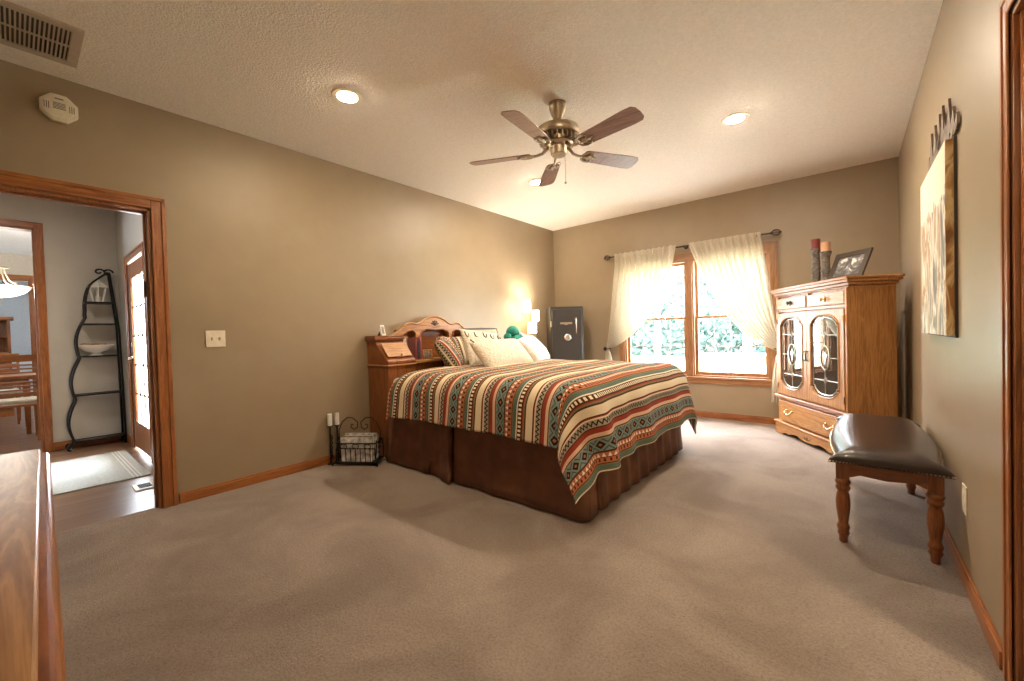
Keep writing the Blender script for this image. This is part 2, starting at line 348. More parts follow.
hg = empty('door_hinge', (-.06, DY1-.03, 1.5), 'small bronze hinge leaf on the hall doorway jamb', 'hinge')
MB().box(-.018, .018, -.004, 0, -.05, .05).build('leaf', 'bronze', hg); MB().tube([(.02, -.006, -.052), (.02, -.006, .052)], .006).build('knuckle', 'bronze', hg)

# window -------------------------------------------------
casing('trim_window', 'y', D, WX0, WX1, WZ1, -1, w=.084, z0=WZ0-.01, mats=('winz', 'winx'))
struct('window_sill', MB().box(WX0-.09, WX1+.09, D-.03, D, WZ0-.028, WZ0).box(WX0-.084, WX1+.084, D-.018, D, WZ0-.084, WZ0-.028), 'winx', bevel=.004)
MC = (WX0+WX1)/2
for wi, (xa, xb) in enumerate(((WX0, MC-.03), (MC+.03, WX1))):
    w_ = MB(); zr = 1.265
    w_.box(xa, xa+.022, D, D+.12, WZ0, WZ1).box(xb-.022, xb, D, D+.12, WZ0, WZ1).box(xa, xb, D, D+.12, WZ1-.022, WZ1).box(xa, xb, D, D+.12, WZ0, WZ0+.02)
    fr = w_.build('window_%d' % (wi+1), 'winz', kind='structure', bevel=.002)
    a, b = xa+.022, xb-.022
    for (z0, z1, y) in ((WZ0+.02, zr+.014, D+.045), (zr-.014, WZ1-.022, D+.08)):
        MB().box(a, a+.034, y, y+.03, z0, z1).box(b-.034, b, y, y+.03, z0, z1).box(a+.034, b-.034, y, y+.03, z0, z0+(.04 if z0 < 1 else .03)).box(a+.034, b-.034, y, y+.03, z1-.03, z1).build('sash', 'winz', fr, bevel=.002)
        MB().box(a+.034, b-.034, y+.013, y+.017, z0+.03, z1-.03).build('pane', 'glass', fr)
    g = MB(); y = D+.052; wd_ = (b-a-.068)/4
    for k in (1, 2, 3): g.box(a+.034+wd_*k-.006, a+.034+wd_*k+.006, y, y+.006, WZ0+.06, zr-.016)
    g.box(a+.034, b-.034, y+.0005, y+.0055, .885, .897); g.build('grille', plain('grille_grey', (.45, .45, .47), .5), fr)
    MB().box((a+b)/2-.03, (a+b)/2+.03, D+.03, D+.05, zr+.012, zr+.024).build('latch', 'brass', fr)
struct('trim_mullion', MB().box(MC-.03, MC+.03, D-.002, D+.12, WZ0, WZ1).box(MC-.034, MC+.034, D-.014, D-.002, WZ0, WZ1), 'winz', bevel=.003)

# curtain rod -------------------------------------------
CY = D-.09
rod = empty('curtain_rod', (2.0, CY, 2.168), 'dark bronze curtain rod with cage finials above the window', 'curtain rod')
MB().tube([(-1.02, 0, 0), (.98, 0, 0)], .009, 12).build('rod', 'bronze', rod, smooth='auto')
for sx in (-1, 1):
    f = MB(); cx = sx*1.03+(-.0 if sx < 0 else -.015)
    for k in range(6):
        a = k*PI/3
        f.tube([(cx+.042*math.cos(PI*i/8)*sx, .034*math.sin(PI*i/8)*math.cos(a), .034*math.sin(PI*i/8)*math.sin(a)) for i in range(9)], .0045, 6)
    f.lathe([(.013, 0), (.017, .008), (.009, .018)], (cx-sx*.045 - .009, 0, 0), 12, 'x'); f.ball((cx+sx*.046, 0, 0), .008, 8)
    f.build('finial', 'bronze', rod, smooth=True)
for x in (-.86, .03, .83):
    MB().lathe([(.025, 0), (.025, .006), (.012, .012)], (x, .078, 0), 12, 'y').tube([(x, .085, 0), (x, .01, -.012), (x, -.012, -.01), (x, -.014, .012)], .006, 8).build('bracket', 'bronze', rod, smooth=True)
def curtain(name, label, xa, xb, tx, tz, ctrl_in, flip, tail, tailx):
    """s=0 outer edge (wall side), s=1 inner edge"""
    NP = 11; top = 2.195; P2 = Vector((tx, tz))
    def pt(s, t):
        a = Vector((xa+(xb-xa)*s, top)); mid = (a+P2)/2
        c_in = Vector(ctrl_in); e = s**1.15
        c = mid.lerp(c_in, e); c += Vector((0, 0))
        if t <= .8:
            q = t/.8; p = a*(1-q)**2+c*2*q*(1-q)+P2*q*q
            sp = .05*q*q; p += Vector((flip*(s-.5)*sp*.5, -(s-.5)*sp*.9))
            amp = .026*(1-q)**.5+.013; ph = 2*PI*NP*s + .6*math.sin(5*q+s*9)
            y = -amp*math.sin(ph)-.012*q - .02*q*(1-abs(2*s-1))
            if t < .03: y *= .45
            x, z = p
            y -= .044*max(0, 1-t/.08)
            return (x+.004*math.sin(ph*2), CY+y*.9, z+(.006*math.sin(ph*3) if t < .02 else 0))
        q = (t-.8)/.2
        w = .07+.07*math.sin(min(1, q*1.3)*PI/2); x = P2.x+(s-.5)*w*-flip*-1+tailx*q; z = P2.y-.02-(P2.y-tail)*q + .045*math.sin(s*PI*3)*q*.3-(s-.5)*.05*(1-q)
        return (x, CY-.014+.0+.028*math.sin(2*PI*4.5*s)*(.3+.7*q), z)
    o = MB().grid(pt, 150, 90).build(name, 'sheer', smooth=True, label=label, cat='curtain')
    return o
curtain('curtain', 'left cream sheer curtain swept to the left holdback', 1.10, 1.94, .955, .872, (1.72, 1.17), 1, .42, .03)
curtain('curtain', 'right cream sheer curtain beside the oak armoire', 2.87, 2.085, 3.035, .862, (2.42, 1.08), -1, .28, -.02)
for x, lab in ((.925, 'bronze curtain holdback left of the window'), (3.07, 'bronze curtain holdback right of the window, behind the armoire')):
    sx = 1 if x < 2 else -1
    h = empty('curtain_holdback', (x, D, .868), lab, 'holdback')
    MB().lathe([(.028, -.001), (.028, -.01), (.012, -.018)], (0, 0, 0), 14, 'y').tube([(0, -.01, 0), (0, -.11, 0), (sx*.03, -.128, .0), (sx*.09, -.128, .006)], .006, 8).build('arm', 'bronze', h, smooth=True)
    MB().lathe([(.008, 0), (.026, -.006), (.03, -.014), (.02, -.024), (.006, -.028)], (0, -.118, 0), 16, 'y').build('knob', 'bronze', h, smooth=True)

# ---------------------------------------------------------------- outdoors
def foliage_mat(name, c):
    m, nt, b = nmat(name); L = nt.links; tc = nd(nt, 'ShaderNodeTexCoord'); n = nd(nt, 'ShaderNodeTexNoise', i_Scale=1.5, i_Detail=3); L.new(tc.outputs['Object'], n.inputs[0])
    L.new(ramp(nt, n.outputs[0], [(.35, [x*.7 for x in c]), (.65, c)]), b.inputs['Base Color']); b.inputs['Roughness'].default_value = .6; return m
M['bark'] = plain('bark', (.2, .16, .12), .9, bump=.5, bscale=30)
M['deckwood'] = plain('weathered_deck', (.55, .52, .48), .8, noise=.15)
struct('ground_outside', MB().box(-25, 30, D+3.1, 45, -.5, -.4), plain('lawn', (.36, .46, .27), .9, noise=.3, nscale=3))
struct('ground_deck', MB().box(-3, 7, D+.14, D+3.1, -.42, -.3), 'deckwood')
rl = empty('deck_railing', (0, D+2.95, -.3), 'pale wooden deck railing outside the window', 'railing')
MB().box(1.3, 6.5, -.05, .07, .90, .94).build('top_rail', 'deckwood', rl, bevel=.004); MB().box(1.3, 6.5, -.02, .02, .10, .16).build('bottom_rail', 'deckwood', rl)
for k in range(4): MB().box(1.3+k*1.70, 1.39+k*1.70, -.045, .045, 0, .9).build('post', 'deckwood', rl)
b_ = MB(); [b_.box(1.45+k*.14, 1.475+k*.14, -.012, .012, .16, .9) for k in range(36)]
b_.build('balusters', 'deckwood', rl)
def tree(x, y, h, cr, label, c, seed, group=None):
    rn = random.Random(seed); t = empty('tree', (x, y, -.42), label, 'tree')
    b = MB(); b.tube([(0, 0, 0), (.05, 0, h*.3), (-.05, .05, h*.6), (0, 0, h*.85)], [.2, .15, .1, .03], 8)
    cl = []
    for k in range(22):
        a = rn.uniform(0, 2*PI); e = rn.uniform(.0, 1); r = cr*rn.uniform(.3, .95)*(1-.4*e)
        cc = Vector((r*math.cos(a), r*math.sin(a), h*(.22+.68*e))); cl.append(cc); b.tube([(0, 0, cc.z-h*.13), tuple(cc)], [.05, .015], 6)
    b.build('trunk', 'bark', t)
    f = MB()
    for cc in cl:
        for k in range(300):
            d = Vector((rn.gauss(0, 1), rn.gauss(0, 1), rn.gauss(0, .8))).normalized()*cr*.42*rn.uniform(.35, 1); p = cc+d
            n1 = Vector((rn.gauss(0, 1), rn.gauss(0, 1), rn.gauss(0, 1))).normalized(); n2 = n1.orthogonal().normalized(); s = rn.uniform(.10, .24)
            v = [f.bm.verts.new(p+n1*s), f.bm.verts.new(p+n2*s*.5), f.bm.verts.new(p-n1*s), f.bm.verts.new(p-n2*s*.5)]; f.bm.faces.new(v)
    f.build('foliage', foliage_mat('leaves_%d' % seed, c), t)
tree(-9.5, 21, 9.5, 3.9, 'leafy green tree seen through the left window sash', (.08, .145, .13), 1)
tree(-4.4, 22, 10.5, 3.8, 'pale green tree just left of the window mullion', (.11, .18, .155), 2)
tree(.2, 20, 9.5, 3.6, 'rounded green tree behind the deck in the right window', (.09, .155, .135), 3)
tree(4.9, 22, 11, 4.0, 'taller green tree at the right edge of the right window', (.10, .17, .15), 4)
tree(-15, 27, 12, 5.0, 'distant tree behind the left curtain', (.09, .15, .135), 5)
tree(-.6, 31, 13, 5.0, 'distant tree filling the gap above the deck railing', (.11, .17, .155), 6)
hd = MB(); rn = random.Random(11)
for k in range(7000):
    p = Vector((rn.uniform(-22, 16), 24+rn.uniform(-1, 1), -.4+abs(rn.gauss(0, 1.9)))); n1 = Vector((rn.gauss(0, 1), rn.gauss(0, 1), rn.gauss(0, 1))).normalized(); n2 = n1.orthogonal().normalized(); s = .25
    v = [hd.bm.verts.new(p+n1*s), hd.bm.verts.new(p+n2*s*.6), hd.bm.verts.new(p-n1*s), hd.bm.verts.new(p-n2*s*.6)]; hd.bm.faces.new(v)
hd.build('hedge', foliage_mat('hedge_leaves', (.10, .155, .14)), label='long low hedge at the back of the yard', cat='hedge')

# ---------------------------------------------------------------- hall and dining room
HX, HY = -3.0, .80
struct('floor_hall', MB().box(-12, -.06, -3.6, 2.6, -.12, -.004), 'planks')
struct('ceiling_hall', MB().box(-3.0, -.13, -3.4, HY, H, H+.12), plain('hall_ceiling', (.72, .68, .62), .9))
OX0, OX1 = -2.37, -1.47
struct('wall_hall_entry', MB().box(HX-.12, OX0, HY, HY+.04, -.1, H+.1).box(OX1, -.13, HY, HY+.04, -.1, H+.1).box(OX0, OX1, HY, HY+.04, 2.0, H+.1), 'hall')
QY = .165; QZ = 2.375
struct('wall_hall_near', MB().box(-.13, -.01, -3.5, BK-.1, -.1, H+.1), 'hall')
struct('wall_hall_far', MB().box(HX-.12, HX, QY, HY+.0, -.1, H+.1).box(HX-.12, HX, -3.5, -1.5, -.1, H+.1).box(HX-.12, HX, -1.5, QY, QZ, H+.1), 'hall')
struct('wall_hall_end', MB().box(HX, -.13, -3.5, -3.4, -.1, H+.1), 'hall')
casing('trim_6', 'x', HX, -1.5, QY, QZ, 1, w=.065, t=.016)
struct('trim_7', MB().box(HX-.12, HX, QY-.016, QY, 0, QZ).box(HX-.12, HX, -1.5, QY, QZ-.016, QZ), 'trimz')
casing('trim_8', 'y', HY, OX0, OX1, 2.0, -1, w=.075, t=.018)
baseb('baseboard_hall', HX, HX, QY+.066, HY-.015, 1, 0, h=.075)
baseb('baseboard_entry', HX+.02, OX0-.076, HY, HY, 0, -1, h=.075, mat='trimx')
baseb('baseboard_entry_near', OX1+.076, -.15, HY, HY, 0, -1, h=.075, mat='trimx')
dr = MB().box(OX0, OX0+.11, HY+.002, HY+.022, .02, 1.98).box(OX1-.11, OX1, HY+.002, HY+.022, .02, 1.98).box(OX0+.11, OX1-.11, HY+.002, HY+.022, .02, .30).box(OX0+.11, OX1-.11, HY+.002, HY+.022, 1.82, 1.98).build('door_1', 'trimz', kind='structure', bevel=.004)
MB().box(OX0+.11, OX1-.11, HY+.010, HY+.013, .30, 1.82).build('door_glass', 'glass', dr)
g = MB()
for k in range(1, 5): z = .30+1.52*k/5; g.box(OX0+.11, OX1-.11, HY+.006, HY+.018, z-.008, z+.008)
for k in (1, 2): x = OX0+.11+(OX1-OX0-.22)*k/3; g.box(x-.008, x+.008, HY+.0065, HY+.0175, .30, 1.82)
g.build('muntins', plain('muntin_black', (.04, .035, .03), .5), dr)
MB().lathe([(.028, 0), (.028, -.008), (.012, -.014), (.01, -.04), (.014, -.045)], (OX0+.06, HY+.004, .98), 14, 'y').tube([(OX0+.06, HY-.041, .98), (OX0+.09, HY-.044, .98), (OX0+.17, HY-.041, .972)], .009, 8).lathe([(.024, 0), (.024, -.01), (.008, -.014)], (OX0+.06, HY+.004, 1.12), 14, 'y').build('door_handle', 'chrome', dr, smooth='auto')
struct('ceiling_sky_blocker', MB().box(-6, -.3, HY+.2, 2.6, 2.45, 2.6), 'hall')  # unseen slab added to cut the sky light through the entry door
struct('ground_porch', MB().box(-6, -.13, HY+.14, 4.5, -.3, -.05), plain('porch_concrete', (.5, .5, .48), .9))
hl_ = empty('recessed_light', (-1.2, -.2, H), 'unseen light added in the hall ceiling beyond the doorway', 'light')  # out-of-view lamp added to lift the dark hall
MB().lathe([(.0, -.0025), (.060, -.0028), (.062, -.0008), (0, -.0006)], n=24).build('lens', emis('added_hall_lens', (1, .90, .76), 300), hl_)
MB().lathe([(.062, -.002), (.064, -.008), (.092, -.006), (.098, -.0005), (.062, -.0002)], n=24).build('trim_ring', 'white', hl_)
# rug and floor register
M['rug'] = plain('woven_rug', (.45, .45, .42), .95, noise=.12, nscale=50, bump=.5, bscale=200)
rg = empty('entry_rug', (0, 0, 0), 'grey woven entry mat on the hall plank floor', 'rug')
MB().prism([(-2.30, .71), (-1.02, .71), (-1.02, -.10), (-2.30, -.10)], fxy, -.004, .006).build('mat', 'rug', rg)
s_ = MB()
for y in (.60, .625, .648): s_.box(-2.30, -1.02, y, y+.007, .006, .0075)
s_.build('stripes', 'paper', rg)
rv = empty('floor_register', (-.69, .62, 0), 'beige floor register in the hall by the doorway', 'vent')
MB().frame([(-.07, -.04), (.07, -.04), (.07, .04), (-.07, .04)], [(-.10, -.065), (.10, -.065), (.10, .065), (-.10, .065)], fxy, -.004, .006).build('frame', 'white', rv)
sl = MB(); sl.box(-.07, .07, -.04, .04, -.004, -.001); [sl.box(-.065+k*.012, -.06+k*.012, -.04, .04, -.001, .004) for k in range(11)]; sl.build('louvers', 'iron', rv)

# corner shelf rack --------------------------------------
rk = empty('iron_shelf_rack', (-2.88, .58, 0), 'black wrought iron corner rack with one wavy side', 'rack')
sh = [(.085, -.22), (.585, -.185), (1.005, -.18), (1.36, -.12), (1.60, -.08)]
def wav(z):   # wavy left side offset
    t = (z-.085)/(1.9-.085); base = -.20+.20*max(0, t)**1.6
    return base - .045*abs(math.sin(PI*(z-.085)/.45))*(1 if z < 1.5 else .6)
for xx in (-.09, .09):
    pts = [(xx, wav(.03+z*.04), .03+z*.04) for z in range(0, 45)]
    pts += [(xx*(1-k/6), wav(1.79)+.03*k, 1.80+.03*k) for k in range(1, 6)]
    MB().tube(pts, .010, 8).build('side_rail', 'iron', rk, smooth=True)
for xx, yy in ((-.09, .235), (.09, .24)):
    MB().tube([(xx, yy-.04, .0), (xx*.9, yy-.045, .6), (xx*.75, yy-.055, 1.3), (xx*.3, yy-.11, 1.93)], .010, 8).build('post', 'iron', rk, smooth=True)
for z, yl in sh:
    q = (z/1.95)*.04
    s_ = MB(); yl = wav(z); yr = .200-.075*(z/1.95)
    s_.tube([(-.085, yl, z), (.085, yl, z), (.085, yr, z), (-.085, yr, z)], .009, 8, closed=True)
    s_.box(-.08, .08, yl, yr, z-.004, z+.002); s_.build('shelf', 'iron', rk)
sc = MB()
for c0, dy in ((-.02, 0), (.05, .0)):
    sc.tube([(.0, .07+c0+(.045-.003*i)*math.cos(i*.55), 1.95+(.040-.003*i)*math.sin(i*.55)) for i in range(13)], .009, 8)
sc.tube([(0, .10, 1.93), (0, .14, 1.93)], .012, 8); sc.build('scroll', 'iron', rk, smooth=True)
for yy, d in ((-.24, -1), (.20, 1)):
    for xx in (-.08, .09): MB().tube([(xx, yy-d*.03+d*(.03+.02*math.sin(i*.7)), .03+.025*math.cos(i*.7)) for i in range(9)], .009, 8).build('scroll_foot', 'iron', rk, smooth=True)
ln = empty('candle_lantern', (-2.87, .61, 1.604), 'small white candle lantern on the top rack shelf', 'lantern')
MB().lathe([(.045, 0), (.045, .008)], n=6).build('base', 'porcelain', ln)
MB().lathe([(.095, .17), (.09, .18), (.045, .225), (.02, .24), (.018, .26), (.008, .275)], n=6).build('roof', 'porcelain', ln)
lp = MB()
for k in range(6): a = PI/3*k; lp.tube([(.042*math.cos(a), .042*math.sin(a), .005), (.075*math.cos(a), .075*math.sin(a), .172)], .006, 6)
lp.build('frame', 'porcelain', ln); MB().lathe([(.022, .008), (.022, .07)], n=12).build('candle', 'porcelain', ln)
bw = empty('footed_bowl', (-2.87, .575, 1.010), 'white footed bowl of potpourri on the middle rack shelf', 'bowl')
MB().lathe([(.06, 0), (.055, .01), (.035, .025), (.04, .035), (.10, .06), (.155, .115), (.16, .12), (.148, .118), (.09, .07), (.01, .05)], n=28).build('bowl_body', 'porcelain', bw, smooth=True)
pb = MB(); rn = random.Random(3)
for k in range(26): a = rn.uniform(0, 2*PI); r = rn.uniform(0, .11); pb.ball((r*math.cos(a), r*math.sin(a), .108+rn.uniform(0, .018)), rn.uniform(.012, .024), 6)
pb.build('potpourri', plain('dried_petals', (.38, .25, .14), .9, noise=.5, nscale=25), bw, smooth=True, kind='stuff')

# dining room ---------------------------------------------
DX = -7.5
struct('ceiling_dining', MB().box(-12, -3.12, -3.6, 1.2, H, H+.12), plain('dining_ceiling', (.8, .78, .72), .9))
struct('wall_dining_far', MB().box(DX-.12, DX, .18, 1.2, -.1, H).box(DX-.12, DX, -3.6, -1.8, -.1, H).box(DX-.12, DX, -1.8, .18, 2.28, H), 'dining')
casing('trim_9', 'x', DX, -1.8, .18, 2.28, 1, w=.10, t=.02)
struct('wall_dining_right', MB().box(-12, -3.12, .82, .95, -.1, H), 'dining')
struct('wall_dining_left', MB().box(-8.2, -6.9, -3.6, -3.5, -.1, H).box(-4.9, -3.1, -3.6, -3.5, -.1, H).box(-6.9, -4.9, -3.6, -3.5, -.1, .9).box(-6.9, -4.9, -3.6, -3.5, 2.1, H), 'dining')
struct('window_3', MB().box(-6.9, -4.9, -3.56, -3.55, .9, 2.1), 'tinted')  # out-of-view opening added to let daylight into the dining room
struct('window_4', MB().box(-9.8, -8.2, -3.56, -3.55, 1.1, 2.0), 'tinted')  # unseen opening added to brighten the room beyond the dining room
struct('wall_far_room', MB().box(-10.6, -10.5, -3.6, 1.2, -.1, H), 'bluegrey')
struct('wall_far_room_left', MB().box(-10.5, -9.8, -3.59, -3.5, -.1, H).box(-9.8, -8.2, -3.59, -3.5, -.1, 1.1).box(-9.8, -8.2, -3.59, -3.5, 2.0, H), 'bluegrey')
def dchair(loc, rz, label, seatmat):
    c = empty('dining_chair', loc, label, 'chair', rz)       # local: back at x=0, seat towards -x
    for s in (-1, 1):
        MB().tube([(.05, s*.21, 0), (.01, s*.215, .25), (0, s*.22, .5), (.02, s*.22, .8), (.045, s*.22, 1.03)], [.02, .022, .025, .022, .02], 4).build('leg', 'trimz', c, bevel=.003)
        MB().tube([(-.43, s*.2, 0), (-.42, s*.2, .43)], [.017, .026], 4).build('leg', 'trimz', c, bevel=.003)
    MB().box(-.45, .02, -.235, .235, .42, .455).build('seat_frame', 'trimy', c, bevel=.008)
    MB().box(-.44, -.01, -.22, .22, .455, .50).build('seat', seatmat, c, bevel=.02, seg=3)
    MB().grid(lambda u, v: (.035+.02*math.sin(PI*u)+(.016 if v > .5 else 0)*1.0, -.23+.46*u, .955+.08*v), 12, 1).grid(lambda u, v: (.055+.02*math.sin(PI*u), -.23+.46*u, .955+.08*v), 12, 1).box(.03, .062, -.235, .235, .955, 1.035).build('crest_rail', 'trimy', c, bevel=.006)
    for z, h in ((.545, .045), (.61, .02), (.655, .02), (.70, .02), (.745, .045), (.815, .02), (.86, .02), (.905, .02)):
        MB().box(.005+.03*(z-.5)/.5, .022+.03*(z-.5)/.5, -.205, .205, z, z+h).build('back_slat', 'trimy', c, bevel=.003)
    return c
M['cushion'] = plain('cream_cushion', (.62, .55, .44), .9)
dchair((-3.95, -.055, 0), 0, 'oak slat-back dining chair with its back to the hall', 'cushion')
dchair((-4.72, .60, 0), R(-90), 'oak dining chair at the near right side of the dining table', 'cushion')
dchair((-6.2, -.20, 0), R(180), 'oak dining chair on the far side of the dining table', 'cushion')
tb = empty('dining_table', (-5.0, -.62, 0), 'oak dining table with square legs behind the chair', 'table')
MB().box(-.48, .48, -.8, .8, .73, .765).build('tabletop', 'trimy', tb, bevel=.008)
MB().box(-.42, .42, -.72, .72, .64, .73).build('apron', 'trimy', tb)
for sx in (-1, 1):
    for sy in (-1, 1): MB().tube([(sx*.40, sy*.70, 0), (sx*.40, sy*.70, .66)], [.028, .045], 4).build('leg', 'trimz', tb)
ch = empty('chandelier', (-4.8, -.10, H-.0), 'white bowl chandelier with curved arms hanging in the dining room', 'chandelier')
MB().lathe([(.07, 0), (.07, -.012), (.02, -.035)], n=20).build('canopy', 'brass', ch, smooth='auto')
MB().tube([(0, 0, -.02), (0, 0, -.56)], .008, 8).lathe([(.02, -.56), (.085, -.57), (.085, -.585), (.03, -.60)], n=20).build('stem', 'brass', ch, smooth='auto')
M['champ'] = plain('champagne_metal', (.72, .62, .46), .35, metal=.5)
for k in range(6):
    a = k*PI/3+.5
    pts = [(.05, -.59), (.055, -.66), (.08, -.74), (.15, -.80), (.24, -.825), (.29, -.82), (.30, -.79), (.275, -.78)]
    MB().tube([(r*math.cos(a), r*math.sin(a), z) for r, z in pts], .008, 6).build('arm', 'champ', ch, smooth=True)
MB().lathe([(.26, -.825), (.255, -.845), (.21, -.90), (.12, -.945), (.02, -.96), (.01, -.96), (.1, -.935), (.2, -.885), (.245, -.83)], n=32).build('bowl_shade', 'bowl', ch, smooth=True)
MB().lathe([(.012, -.96), (.018, -.975), (.006, -1.0)], n=12).build('finial', 'brass', ch, smooth=True)
ht = empty('display_hutch', (-7.2, -.52, 0), 'brown wooden hutch with open shelves in the dining room', 'hutch')
MB().box(-.25, .2, -.48, -.45, 0, 1.58).box(-.25, .2, .45, .48, 0, 1.58).box(-.27, -.25, -.48, .48, 0, 1.58).box(-.25, .2, -.45, .45, 0, .08).build('carcass', 'darkz', ht)
MB().box(-.28, .26, -.52, .52, 1.58, 1.63).build('cornice', 'darky', ht, bevel=.01)
for z in (.75, 1.02, 1.30): MB().box(-.25, .18, -.45, .45, z, z+.02).build('shelf', 'darky', ht)

# ---------------------------------------------------------------- ceiling fixtures
M['lens_far'] = emis('lamp_lens_far', (1, .86, .68), 590)
M['lens'] = emis('lamp_lens_near', (1, .80, .55), 290)
def can(x, y, label, i):
    e = empty('recessed_light', (x, y, H), label, 'light', 0)
    MB().lathe([(.062, -.002), (.064, -.008), (.092, -.006), (.098, -.0005), (.062, -.0002)], n=36).build('trim_ring', plain('trim_white_%d' % i, (.8, .72, .6), .4), e, smooth='auto')
    MB().lathe([(.0, -.016), (.02, -.0155), (.040, -.013), (.055, -.008), (.061, -.003), (.0, -.0025)], n=36).build('lens', 'lens_far' if y > 3 else 'lens', e, smooth=True)
can(1.078, 1.46, 'lit recessed light nearest the hall doorway', 0)
can(2.973, 3.596, 'lit recessed light right of the ceiling fan', 1)
can(1.072, 3.612, 'lit recessed light beyond the fan, over the bed', 2)
can(2.973, 1.46, 'recessed light in the ceiling behind the camera side of the fan', 3)
vt = empty('ceiling_vent', (.43, -.02, H), 'tan louvered ceiling vent in the corner above the doorway', 'vent')
MB().frame([(-.17, -.27), (.17, -.27), (.17, .255), (-.17, .255)], [(-.215, -.31), (.215, -.31), (.215, .30), (-.215, .30)], fxy, -.012, 0).box(-.006, .006, -.27, .255, -.011, -.002).build('frame', 'vent', vt, bevel=.003)
MB().box(-.17, .17, -.27, .255, -.002, -.0005).build('duct', 'slot', vt)
lv = MB(); 
for k in range(33): lv.box(-.17, .17, -.264+k*.0158, -.257+k*.0158, -.010, -.002)
lv.build('louvers', 'vent', vt)
# ceiling fan
fn = empty('ceiling_fan', (2.067, 2.49, H), 'antique brass ceiling fan with five walnut blades', 'ceiling fan')
MB().lathe([(.060, 0), (.063, -.01), (.061, -.03), (.048, -.075), (.036, -.10), (.03, -.115), (.012, -.12)], n=28).build('canopy', 'brass', fn, smooth='auto')
MB().tube([(0, 0, -.11), (0, 0, -.165)], .013, 12).ball((0, 0, -.118), .024, 8).build('downrod', 'brass', fn, smooth=True)
MB().lathe([(.03, -.15), (.045, -.158), (.11, -.165), (.145, -.18), (.152, -.205), (.152, -.225), (.146, -.236), (.10, -.245)], n=40).build('motor_housing', 'brass', fn, smooth='auto')
vr = MB().lathe([(.09, -.244), (.088, -.28), (.1, -.285)], n=32)
for k in range(24):
    a = k*2*PI/24; mt_ = Matrix.Rotation(a, 4, 'Z'); vr.box(.085, .135, -.004, .004, -.28, -.242, mt_)
vr.build('vent_ring', 'brass', fn, smooth='auto')
MB().lathe([(.10, -.28), (.105, -.288), (.085, -.30), (.06, -.303), (.058, -.31), (.056, -.355), (.05, -.362), (.0, -.364)], n=32).build('switch_housing', 'brass', fn, smooth='auto')
for k in range(5):
    a = R(-11+72*k); rz = Matrix.Rotation(a, 4, 'Z'); pit = rz @ Matrix.Translation((0, 0, -.338)) @ Matrix.Rotation(R(-13), 4, 'X')
    out = [(.20, -.045), (.22, -.056), (.30, -.061), (.58, -.072), (.635, -.068), (.655, -.045), (.66, 0), (.655, .045), (.635, .068), (.58, .072), (.30, .061), (.22, .056), (.20, .045)]
    b = MB().prism(out, lambda x, y, t: pit @ Vector((x, y, t)), -.003, .004).build('blade', 'blade', fn, bevel=.002)
    ir = MB(); q = lambda x, y, z: pit @ Vector((x, y, z))
    ir.tube([rz @ Vector((.07, 0, -.29)), rz @ Vector((.115, 0, -.335)), rz @ Vector((.155, 0, -.345)), q(.19, 0, -.008)], [.013, .011, .010, .010], 8)
    for sy in (-1, 1):
        ir.tube([q(.18, 0, -.008), q(.195, sy*.035, -.008), q(.225, sy*.050, -.008), q(.262, sy*.048, -.008), q(.275, sy*.028, -.008), q(.255, sy*.012, -.008), q(.235, sy*.022, -.008), q(.25, sy*.034, -.008)], .0065, 6)
        ir.tube([q(.20, 0, -.008), q(.23, sy*.01, -.008), q(.27, sy*.004, -.008), q(.30, 0, -.008)], .006, 6)
    ir.build('blade_iron', 'brass', b, smooth=True)
MB().tube([(.055, -.03, -.34), (.07, -.032, -.36), (.071, -.032, -.57)], .0018, 6).ball((.071, -.032, -.58), .009, 8).build('pull_chain', 'brass', fn, smooth=True)

# wall devices -------------------------------------------
al = empty('smoke_alarm', (0, .213, 2.547), 'ivory octagonal alarm high on the wall above the doorway', 'alarm')
octp = lambda r: [(r*math.cos(R(22.5+45*k)), r*math.sin(R(22.5+45*k))) for k in range(8)]
MB().prism(octp(.085), fyz, 0, .03).build('body', 'white', al, bevel=.004)
MB().prism(octp(.074), fyz, .03, .040).build('cover', 'white', al, bevel=.004)
sl = MB()
for k in range(5): sl.box(.040, .0412, -.026, .026, -.012+k*.008, -.0085+k*.008)
for s in (-1, 1):
    for k in range(3): sl.box(.040, .0412, s*(.042+.009*k)-.0015, s*(.042+.009*k)+.0015, -.02, .02)
sl.box(.040, .0412, -.018, .018, .045, .05); sl.build('grille', 'slot', al)
sw = empty('light_switch', (0, .952, 1.152), 'ivory double light switch on the left wall', 'switch')
MB().box(0, .006, -.062, .062, -.061, .061).build('plate', 'white', sw, bevel=.002)
for s in (-1, 1): MB().box(.006, .014, s*.024-.006, s*.024+.006, -.012, .012).build('toggle', plain('toggle%d' % s, (.5, .38, .24), .5), sw, bevel=.002)
ot = empty('wall_outlet', (W, 2.575, .365), 'ivory electrical outlet on the right wall behind the bench', 'outlet')
MB().box(-.006, 0, -.038, .038, -.06, .06).build('plate', 'white', ot, bevel=.002)
for s in (-1, 1): MB().lathe([(.016, -.0062), (.016, -.008)], (0, 0, s*.02), 16, 'x').build('socket', 'white', ot)

